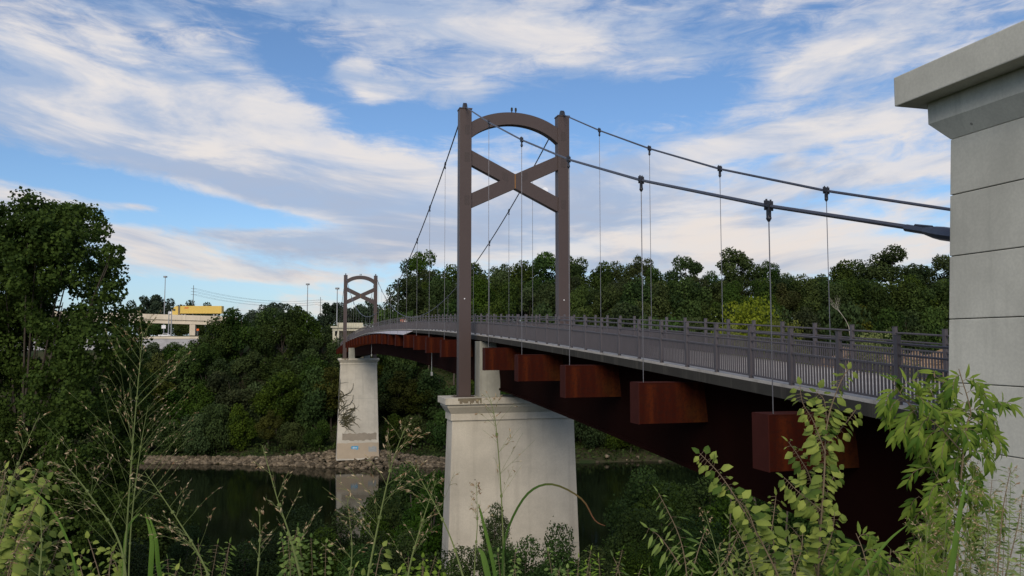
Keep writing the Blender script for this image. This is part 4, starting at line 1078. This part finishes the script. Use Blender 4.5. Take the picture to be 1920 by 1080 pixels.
def grass_panicle(label, stem_px, Y, start=.45, nb=14, blen=.32, seed=0, r0=.0035, seeds=1.0, up=.75, bend=.15, sub=True, matstem='grass_stem', dens=1.0, blades=()):
    rr = random.Random(seed); st = poly(stem_px, Y, Y*1.05, 30); base = st[0]
    o = empty('grass_stalk', base); tag(o, label, 'grass stalk', 'tall seeding grass stalks in the foreground')
    mb = MB(base); n = len(st); mb.tube(st, [r0*(1-.8*i/(n-1)) for i in range(n)], 6); 
    for i in range(4): # nodes
        k = int(n*(.1+.2*i)); mb.tube([st[k]-(st[k+1]-st[k]).normalized()*.004, st[k]+(st[k+1]-st[k]).normalized()*.004], r0*1.35, 6)
    me_stem = mb.build('stem', MAT[matstem], o)
    pb_ = MB(base); Ps, Ds, Ss = [], [], []
    def spikelets(pts, dn):
        L = sum((pts[i+1]-pts[i]).length for i in range(len(pts)-1)); cnt = max(2, int(L/.021*dn*dens))
        for _ in range(cnt):
            u = rr.uniform(.25, 1)**.8*(len(pts)-1); k = min(len(pts)-2, int(u)); q = pts[k].lerp(pts[k+1], u-k)
            dd = (pts[k+1]-pts[k]).normalized()+Vector((rr.uniform(-.5, .5), rr.uniform(-.5, .5), rr.uniform(-.35, .3)))
            Ps.append(q+Vector((rr.uniform(-.003, .003), rr.uniform(-.003, .003), rr.uniform(-.003, .003)))-base); Ds.append(dd); Ss.append(rr.uniform(.007, .015))
    for i in range(nb):
        f = start+(1-start)*(i+.3)/nb; k = min(n-2, int(f*(n-1))); a = st[k]; ax = (st[k+1]-st[k]).normalized()
        for w_ in range(rr.choice((1, 2, 2, 3))):
            an = rr.uniform(0, 6.28); side = Vector((math.cos(an), math.sin(an)*.6, 0)); dd = (ax*up+side*(1-.2*up)).normalized(); L = blen*(1-.72*(i/nb))*rr.uniform(.6, 1.15)
            pts = [a]; q = a.copy(); d2 = dd.copy()
            for j in range(6):
                d2 = (d2+Vector((rr.uniform(-.09, .09), rr.uniform(-.09, .09), -bend*.35+rr.uniform(-.05, .05)))).normalized(); q = q+d2*L/6; pts.append(q.copy())
            pb_.tube(pts, [r0*.17*(1-.08*j) for j in range(7)], 4)
            spikelets(pts, seeds*.75)
            if sub:
                for j in (2, 3, 4, 5):
                    if rr.random() < .6:
                        e = (d2+Vector((rr.uniform(-.7, .7), rr.uniform(-.5, .5), rr.uniform(-.5, .4)))).normalized(); p2 = [pts[j], pts[j]+e*L*.12, pts[j]+e*L*.22+Vector((0, 0, -.004))]
                        pb_.tube(p2, r0*.12, 3); spikelets(p2, seeds)
    pn = pb_.build('panicle', MAT[matstem], o)
    if Ps:
        A = np.array([tuple(p) for p in Ps]); Dn = np.array([tuple(p) for p in Ds]); r_ = np.random.RandomState(seed)
        me = leaves('seed_heads', A, Dn, rnd_unit(r_, len(A)), np.array(Ss), MAT['seed'], r_.rand(len(A)), 'seed'); tag(link('seed_heads', me, pn), kind='stuff')
    for bl in blades: blade(o, base, *bl)
    return o
def blade(parent, org, pts_px, Y, width, mat='blade', brown=False):
    pts = poly(pts_px, Y, Y*1.02, 28); n = len(pts); V_, F_, T_ = [], [], []
    for i, p in enumerate(pts):
        u = i/(n-1); w_ = width*(math.sin(math.pi*min(1, .12+u*.5))**.7 if u < .76 else 1)*(1-u**2.2)+.0006
        d_ = (pts[min(n-1, i+1)]-pts[max(0, i-1)]).normalized(); sd_ = d_.cross(Vector((.3, -1, .4))).normalized(); up_ = sd_.cross(d_)
        V_ += [tuple(p-sd_*w_-Vector(org)), tuple(p+up_*w_*.35-Vector(org)), tuple(p+sd_*w_-Vector(org))]
    for i in range(n-1):
        for k in (0, 1): F_.append((i*3+k, i*3+k+1, (i+1)*3+k+1, (i+1)*3+k)); T_.append(.3+.5*(i/n) if mat == 'blade' else max(0, min(1, (i/n-.45)*3)))
    me = np_mesh('leaf_blade', np.array(V_), np.array(F_), MAT[mat], np.array(T_), smooth_=True)
    return link('leaf_blade', me, parent)

grass_panicle('tallest pale green grass stalk with wide airy panicle, at the left', [(225, 1230), (232, 1080), (247, 860), (258, 730), (268, 622)], 2.4, .30, 15, .40, 1, .0036, .6, 1.0, .06,
              blades=(([(228, 1150), (233, 1050), (240, 990), (262, 962)], 2.42, .006), ([(275, 1180), (283, 1060), (284, 1010), (272, 962)], 2.3, .008), ([(330, 1180), (300, 1080), (292, 1010), (278, 965)], 2.35, .007)))
grass_panicle('grass stalk leaning to the upper left, left of the tallest stalk', [(240, 1180), (228, 1030), (170, 930), (112, 858)], 2.2, .45, 8, .16, 2, .0036, 1.2, .9, .1)
grass_panicle('grass stalk leaning left beside the tallest one, behind its stem', [(238, 1200), (245, 1000), (262, 850), (278, 760)], 2.7, .4, 9, .30, 3, .003, .8, .9, .1)
grass_panicle('straw coloured grass stalk leaning left, right of the tallest stalk', [(430, 1200), (385, 1065), (330, 970), (272, 885)], 2.2, .35, 10, .20, 4, .0036, 1.3, .7, .1)
grass_panicle('arching straw coloured grass stalk at the left edge over the bright leaves', [(-30, 1120), (0, 990), (30, 880), (75, 775)], 2.1, .4, 7, .14, 5, .003, .6, .9, .1)
grass_panicle('grass stalk with drooping tip at the bottom left corner', [(60, 1250), (72, 1100), (78, 1020), (75, 960)], 1.9, .4, 6, .14, 6, .003, 1.3, .7, .3)
grass_panicle('brown tipped grass stalk leaning left, before the river left of the far pier', [(600, 1240), (570, 1110), (545, 1010), (520, 935), (492, 835)], 2.0, .42, 7, .12, 7, .0040, 1.5, .95, .05)
grass_panicle('short thin grass stalk left of the brown tipped one', [(470, 1200), (482, 1085), (487, 1020), (487, 955)], 2.0, .5, 4, .07, 8, .003, 1.2, .9, .05)
grass_panicle('green grass stalk leaning right under the far pier with long seed sprays', [(660, 1250), (690, 1080), (712, 970), (735, 870), (760, 800)], 2.0, .40, 10, .17, 9, .0036, 1.5, .85, .12)
grass_panicle('grass stalk with thick straw seed head just left of the near pier', [(745, 1250), (765, 1080), (790, 985), (818, 900)], 2.1, .35, 8, .12, 10, .0034, 1.6, .9, .1)
grass_panicle('long bare grass stem crossing diagonally before the near pier left edge', [(900, 1200), (868, 1080), (835, 985), (770, 865)], 2.0, .72, 5, .12, 11, .0034, 1.2, .7, .1)
grass_panicle('thin pale grass stalk rising up the middle of the near pier', [(945, 1220), (945, 1080), (940, 930), (930, 800), (918, 745)], 2.3, .50, 8, .14, 12, .0030, .5, .85, .05,
              blades=(([(943, 1160), (943, 1045), (955, 985), (990, 925), (1035, 908), (1090, 935), (1115, 975), (1135, 986)], 2.3, .0036, 'blade_dry'), ([(945, 1180), (925, 1060), (905, 975), (897, 945)], 2.3, .006), ([(940, 1180), (915, 1080), (905, 1040), (896, 1028)], 2.2, .010)))
grass_panicle('small reddish grass seed head low on the near pier left half', [(885, 1200), (890, 1060), (895, 980), (893, 905)], 2.2, .62, 6, .06, 13, .0024, 1.6, .85, .1)
grass_panicle('leaning grass stalk at the foot of the near pier, right of the river reflection', [(620, 1230), (648, 1120), (660, 1030), (650, 930)], 2.3, .5, 6, .12, 14, .003, 1.5, .8, .1)
grass_panicle('bare forked straw stalk between the near pier and the right saplings', [(1420, 1230), (1360, 1110), (1345, 1040), (1320, 955)], 3.0, .5, 8, .10, 15, .0035, .4, .8, .0)
for i, (px, py, Y) in enumerate(((1810, 905, 2.6), (1770, 930, 2.7), (1850, 925, 2.5), (1890, 880, 2.8), (1735, 975, 2.6), (1820, 860, 3.0))):
    grass_panicle(f'fluffy green seeding grass in the bottom right corner, {ORD[[1,0,0,0,0,0][0] if False else [2,1,4,5,0,3][i]]} from the left in its clump', [(px-20, 1300), (px-8, 1160), (px, 1040), (px+6, py)], Y, .42, 16, .16, 30+i, .003, .8, .95, .2, dens=.9)
for i, (pts, w_) in enumerate((([(1760, 1200), (1785, 1060), (1800, 960), (1812, 900)], .014), ([(1540, 1200), (1600, 1100), (1660, 1020), (1700, 985)], .006), ([(150, 1200), (140, 1060), (100, 960), (40, 900)], .004))):
    o = empty('grass_tuft', at(*pts[0], 2.6)); tag(o, ['broad upright green grass blade in the bottom right corner', 'thin slanting grass blade under the right saplings', 'thin arching grass blade at the bottom left'][i], 'grass blade')
    blade(o, o.location, pts, 2.6, w_)

def leafy(name, label, stems, Y, kind, size, mat, seed, spacing=.03, tw=.006, drop=.5, pinn=False, fullness=1.0, cat='sapling', group=None, side=.0):
    """stems: list of (pixel polyline, depth offset, base radius)"""
    rr = random.Random(seed); base = at(*stems[0][0][0], Y)
    o = empty(name, base); tag(o, label, cat, group)
    Ps, Ds, Ns, Ss = [], [], [], []
    mbs = MB(base)
    def leaf(p, d, s, n_=None):
        Ps.append(p-base); Ds.append(d); Ns.append(n_ or Vector((rr.uniform(-.6, .6), rr.uniform(-1.0, -.1), rr.uniform(.2, 1.1)))); Ss.append(s)
    for pts_px, dY, r_ in stems:
        pts = poly(pts_px, Y+dY, Y+dY*1.3, 26); n = len(pts)
        mbs.tube(pts, [r_*.55*(1-.85*i/(n-1))+.0008 for i in range(n)], 6)
        L = 0; nxt = .02; tot = sum((pts[i+1]-pts[i]).length for i in range(n-1)); sgn = 1
        for i in range(n-1):
            seg = (pts[i+1]-pts[i]); sl = seg.length; ax = seg.normalized()
            while L+sl > nxt:
                q = pts[i].lerp(pts[i+1], (nxt-L)/sl); u = nxt/tot; sgn = -sgn
                nxt += spacing*rr.uniform(.6, 1.3)/fullness
                if u < .06: continue
                sidev = ax.cross(Vector((0, -1, 0))).normalized()*sgn+Vector((0, rr.uniform(-1, 1), 0))*.8
                if pinn:
                    L2 = size*rr.uniform(1.5, 2.5)*(1-.35*u); d2 = (ax*.5+sidev.normalized()+Vector((0, 0, .3))).normalized(); a = q.copy(); rp = [a.copy()]
                    m_ = rr.randint(4, 6)
                    for j in range(m_):
                        d2 = (d2+Vector((0, 0, -.28-.10*j))).normalized(); a = a+d2*L2/m_; rp.append(a.copy())
                        sv = d2.cross(Vector((0, -1, .2))).normalized()
                        for s_ in (-1, 1):
                            leaf(a, (d2*.75+sv*s_*.7+Vector((0, 0, -.55))).normalized(), size*rr.uniform(.75, 1.15), Vector((rr.uniform(-.5, .5), -.8, rr.uniform(.2, .9))))
                    leaf(a, (d2+Vector((0, 0, -.5))).normalized(), size*rr.uniform(.8, 1.2))
                    mbs.tube(rp, .0012, 4)
                else:
                    for s_ in range(rr.choice((1, 2, 2))):
                        d2 = (ax*.35+sidev*(1 if s_ == 0 else -.8)+Vector((rr.uniform(-.3, .3), rr.uniform(-.3, .3), -drop+rr.uniform(-.3, .3)))).normalized()
                        pt = q+d2*size*.3*rr.uniform(.4, 1.4); mbs.tube([q, pt], .0008, 3); leaf(pt, d2, size*rr.uniform(.4, 1.3)*(1-.35*u))
            L += sl
        if not pinn: leaf(pts[-1], (pts[-1]-pts[-2]).normalized(), size*.6)
    mbs.build('stem', MAT['twig'], o)
    A = np.array([tuple(p) for p in Ps]); Dn = np.array([tuple(p) for p in Ds]); Nn = np.array([tuple(p) for p in Ns]); r2 = np.random.RandomState(seed)
    me = leaves('foliage', A, Dn, Nn, np.array(Ss), mat, np.clip(r2.normal(.5, .36, len(A)), 0, 1), kind); link('foliage', me, o)
    return o
S_, A_, W_ = MAT['leaf_sap'], MAT['leaf_ash'], MAT['leaf_weed']
leafy('heart_leaf_sapling', 'upright sapling with rounded heart-shaped leaves standing before the dark girder', [
    ([(1530, 1230), (1535, 1050), (1545, 900), (1550, 800), (1570, 730), (1590, 692)], 0, .008),
    ([(1540, 1000), (1520, 900), (1500, 860), (1478, 828)], .1, .004), ([(1545, 960), (1500, 925), (1470, 895)], -.1, .003),
    ([(1548, 850), (1525, 790), (1505, 755), (1500, 722)], -.05, .003), ([(1552, 830), (1580, 800), (1605, 768)], .05, .003), ([(1545, 940), (1560, 900), (1575, 880)], .12, .003), ([(1550, 790), (1545, 750), (1530, 735)], .12, .003),
    ([(1540, 1060), (1560, 1000), (1565, 960)], -.1, .003), ([(1538, 1080), (1500, 1010), (1480, 985)], .1, .003), ([(1548, 880), (1540, 840), (1520, 815)], .1, .003)],
    3.4, 'ovate', .060, S_, 1, .024, drop=.6, fullness=2.0)
leafy('arching_sapling', 'arching branch with heart-shaped leaves reaching left from the upright sapling', [
    ([(1500, 1250), (1470, 1110), (1430, 1020), (1390, 950), (1350, 890), (1312, 850)], 0, .006),
    ([(1440, 1040), (1450, 970), (1455, 930)], .1, .003), ([(1420, 1005), (1400, 955), (1378, 935)], -.1, .003), ([(1470, 1110), (1500, 1040), (1505, 1000)], .1, .003)], 3.2, 'ovate', .062, S_, 2, .026, drop=.5, fullness=1.7)
leafy('drooping_leaf_weed', 'small plant with drooping narrow leaves at the bottom centre right', [
    ([(1300, 1230), (1290, 1100), (1275, 1010), (1235, 925)], 0, .004), ([(1290, 1100), (1310, 1030), (1320, 1000)], .1, .003), ([(1275, 1060), (1240, 1010), (1215, 990)], -.1, .003), ([(1300, 1120), (1360, 1050), (1385, 1000)], .1, .003)], 3.0, 'lance', .060, W_, 3, .020, drop=1.0)
leafy('narrow_leaf_weed', 'upright weed with narrow leaves left of the heart-leaved sapling foot', [
    ([(1440, 1250), (1420, 1100), (1400, 1030), (1368, 975)], 0, .004), ([(1470, 1230), (1455, 1080), (1450, 1010)], .1, .004), ([(1500, 1230), (1495, 1100), (1482, 1020)], -.1, .004), ([(1400, 1240), (1385, 1120), (1372, 1060)], .1, .003)], 3.1, 'lance', .055, W_, 4, .014, drop=.5)
leafy('ash_sapling', 'tall sapling with drooping pinnate leaves in front of the grooved pylon', [
    ([(1790, 1250), (1795, 1060), (1800, 920), (1812, 800), (1820, 770), (1800, 700), (1798, 692)], 0, .008),
    ([(1812, 810), (1785, 770), (1745, 745)], .05, .003), ([(1815, 790), (1850, 770), (1872, 765)], .1, .003), ([(1806, 850), (1760, 800), (1720, 770), (1690, 745)], -.1, .004), ([(1802, 880), (1840, 830), (1852, 800)], .1, .003),
    ([(1798, 960), (1760, 900), (1735, 850)], -.05, .003), ([(1798, 1000), (1745, 950), (1722, 930)], .1, .003), ([(1720, 780), (1690, 740), (1672, 715)], -.1, .002), ([(1795, 1050), (1750, 1010), (1720, 1000)], -.1, .003), ([(1796, 1020), (1830, 960), (1850, 930)], .1, .003), ([(1805, 740), (1770, 715), (1752, 705)], .08, .002), ([(1800, 930), (1775, 870), (1765, 840)], .12, .003), ([(1770, 820), (1740, 800), (1712, 800)], .12, .003)],
    3.5, 'lance', .066, A_, 5, .036, pinn=True, fullness=1.0)
leafy('ash_seedling', 'low clump of pinnate leaves at the bottom between the two saplings', [
    ([(1640, 1250), (1635, 1120), (1620, 1040), (1605, 1000)], 0, .005), ([(1650, 1200), (1665, 1090), (1670, 1030)], .1, .004), ([(1630, 1150), (1590, 1070), (1575, 1040)], .1, .003), ([(1700, 1250), (1712, 1120), (1715, 1050)], .1, .004)], 3.1, 'lance', .060, A_, 6, .032, pinn=True)
leafy('fine_leaf_shrub', 'bushy pale green weed at the right edge below the pylon', [
    ([(1860, 1250), (1870, 1080), (1880, 960), (1895, 880)], 0, .006), ([(1880, 1100), (1905, 1000), (1918, 930)], .1, .004), ([(1840, 1200), (1850, 1060), (1855, 960), (1860, 900)], .15, .004), ([(1900, 1250), (1925, 1100), (1940, 980), (1950, 900)], .1, .005), ([(1800, 1230), (1815, 1100), (1830, 1000)], .2, .004)], 3.3, 'lance', .052, W_, 7, .012, drop=.3)
leafy('bright_leaf_shrub', 'bright yellow-green heart-leaved shrub filling the bottom left corner', [
    ([(-20, 1250), (0, 1120), (30, 1000), (55, 920), (72, 880)], 0, .006), ([(20, 1200), (45, 1080), (75, 1010), (92, 985)], .1, .005), ([(-40, 1100), (-20, 980), (5, 910), (10, 880)], .1, .005), ([(0, 1150), (20, 1060), (60, 960), (88, 900)], -.1, .004),
    ([(-40, 1200), (-20, 1090), (0, 1020), (20, 960)], -.1, .004), ([(40, 1230), (60, 1120), (95, 1060), (112, 1010)], .1, .004), ([(-30, 1200), (10, 1100), (30, 1050), (50, 1020)], .12, .004), ([(-60, 1050), (-20, 950), (0, 930), (35, 890)], .15, .004)], 2.9, 'ovate', .054, S_, 8, .018, drop=.5, fullness=1.9)
leafy('low_leafy_weed', 'low round-leaved weed at the foot of the tallest grass stalk', [
    ([(200, 1230), (190, 1100), (175, 1040), (165, 1010)], 0, .003), ([(240, 1230), (230, 1110), (215, 1050)], .1, .003), ([(310, 1230), (320, 1120), (330, 1070)], .1, .003), ([(280, 1230), (290, 1130), (300, 1090)], -.1, .003), ([(215, 1150), (205, 1080), (210, 1035)], .1, .003), ([(180, 1180), (160, 1100), (150, 1060)], .05, .003)], 2.8, 'ovate', .045, S_, 9, .026, drop=.4)
leafy('low_vine_clump', 'green leafy clump at the bottom below the river reflection', [
    ([(640, 1220), (650, 1120), (665, 1065)], 0, .004), ([(690, 1220), (700, 1110), (712, 1040), (718, 1025)], .1, .004), ([(730, 1220), (735, 1110), (745, 1075)], -.1, .004), ([(670, 1220), (672, 1120), (680, 1080)], .1, .004), ([(760, 1220), (770, 1120), (765, 1085)], .1, .003)], 3.4, 'ovate', .055, S_, 10, .022, drop=.5)
leafy('small_pinnate_weed', 'small weed with feathery leaves at the bottom right of the near pier', [
    ([(1180, 1240), (1170, 1130), (1160, 1070), (1150, 1045)], 0, .003), ([(1215, 1240), (1225, 1130), (1218, 1075)], .1, .003), ([(1250, 1240), (1245, 1130), (1250, 1070)], .1, .003)], 3.2, 'lance', .05, W_, 12, .022, drop=.8)

for i, (nm, lab, cx, top, Y, kd, sz, mt) in enumerate((
    ('bushy_weed', 'bushy green weed between the tallest grass stalk and the river', 360, 1010, 4.2, 'lance', .050, W_),
    ('bushy_weed', 'round-leaved green weed under the brown tipped stalk', 560, 985, 4.6, 'ovate', .045, W_),
    ('bushy_weed', 'leafy weed at the left foot of the near pier', 800, 1035, 4.4, 'ovate', .045, W_),
    ('bushy_weed', 'leafy weed at the right foot of the near pier', 1010, 1030, 4.8, 'ovate', .045, W_),
    ('bushy_weed', 'narrow-leaved weed below the end of the arching blade', 1120, 1030, 4.4, 'lance', .050, W_),
    ('bushy_weed', 'yellow-green weed between the arching sapling and its neighbour', 1400, 1000, 3.9, 'ovate', .048, S_),
    ('bushy_weed', 'yellow-green weed at the foot of the heart-leaved sapling', 1590, 1015, 3.8, 'ovate', .048, S_),
    ('bushy_weed', 'dense green weed filling the foot of the tall ash sapling', 1760, 950, 4.0, 'lance', .055, A_),
    ('bushy_weed', 'pale leafy weed at the bottom left beside the bright shrub', 140, 1020, 3.6, 'ovate', .045, S_),
    ('bushy_weed', 'pale narrow-leaved weed filling the bottom right corner', 1880, 930, 3.9, 'lance', .045, W_))):
    rq = random.Random(100+i); sts = []
    for k in range(8):
        x0 = cx+rq.uniform(-60, 60); x1 = x0+rq.uniform(-35, 35); tp_ = top+rq.uniform(0, 50)
        sts.append(([(x0, 1260), (x0+rq.uniform(-10, 10), (1260+tp_)/2+20), (x1, tp_)], rq.uniform(-.15, .15), .004))
    leafy(nm, lab, sts, Y, kd, sz, mt, 200+i, .020, drop=.5, cat='weed')
print('objects', len(bpy.data.objects), 'trees', len(TREES))
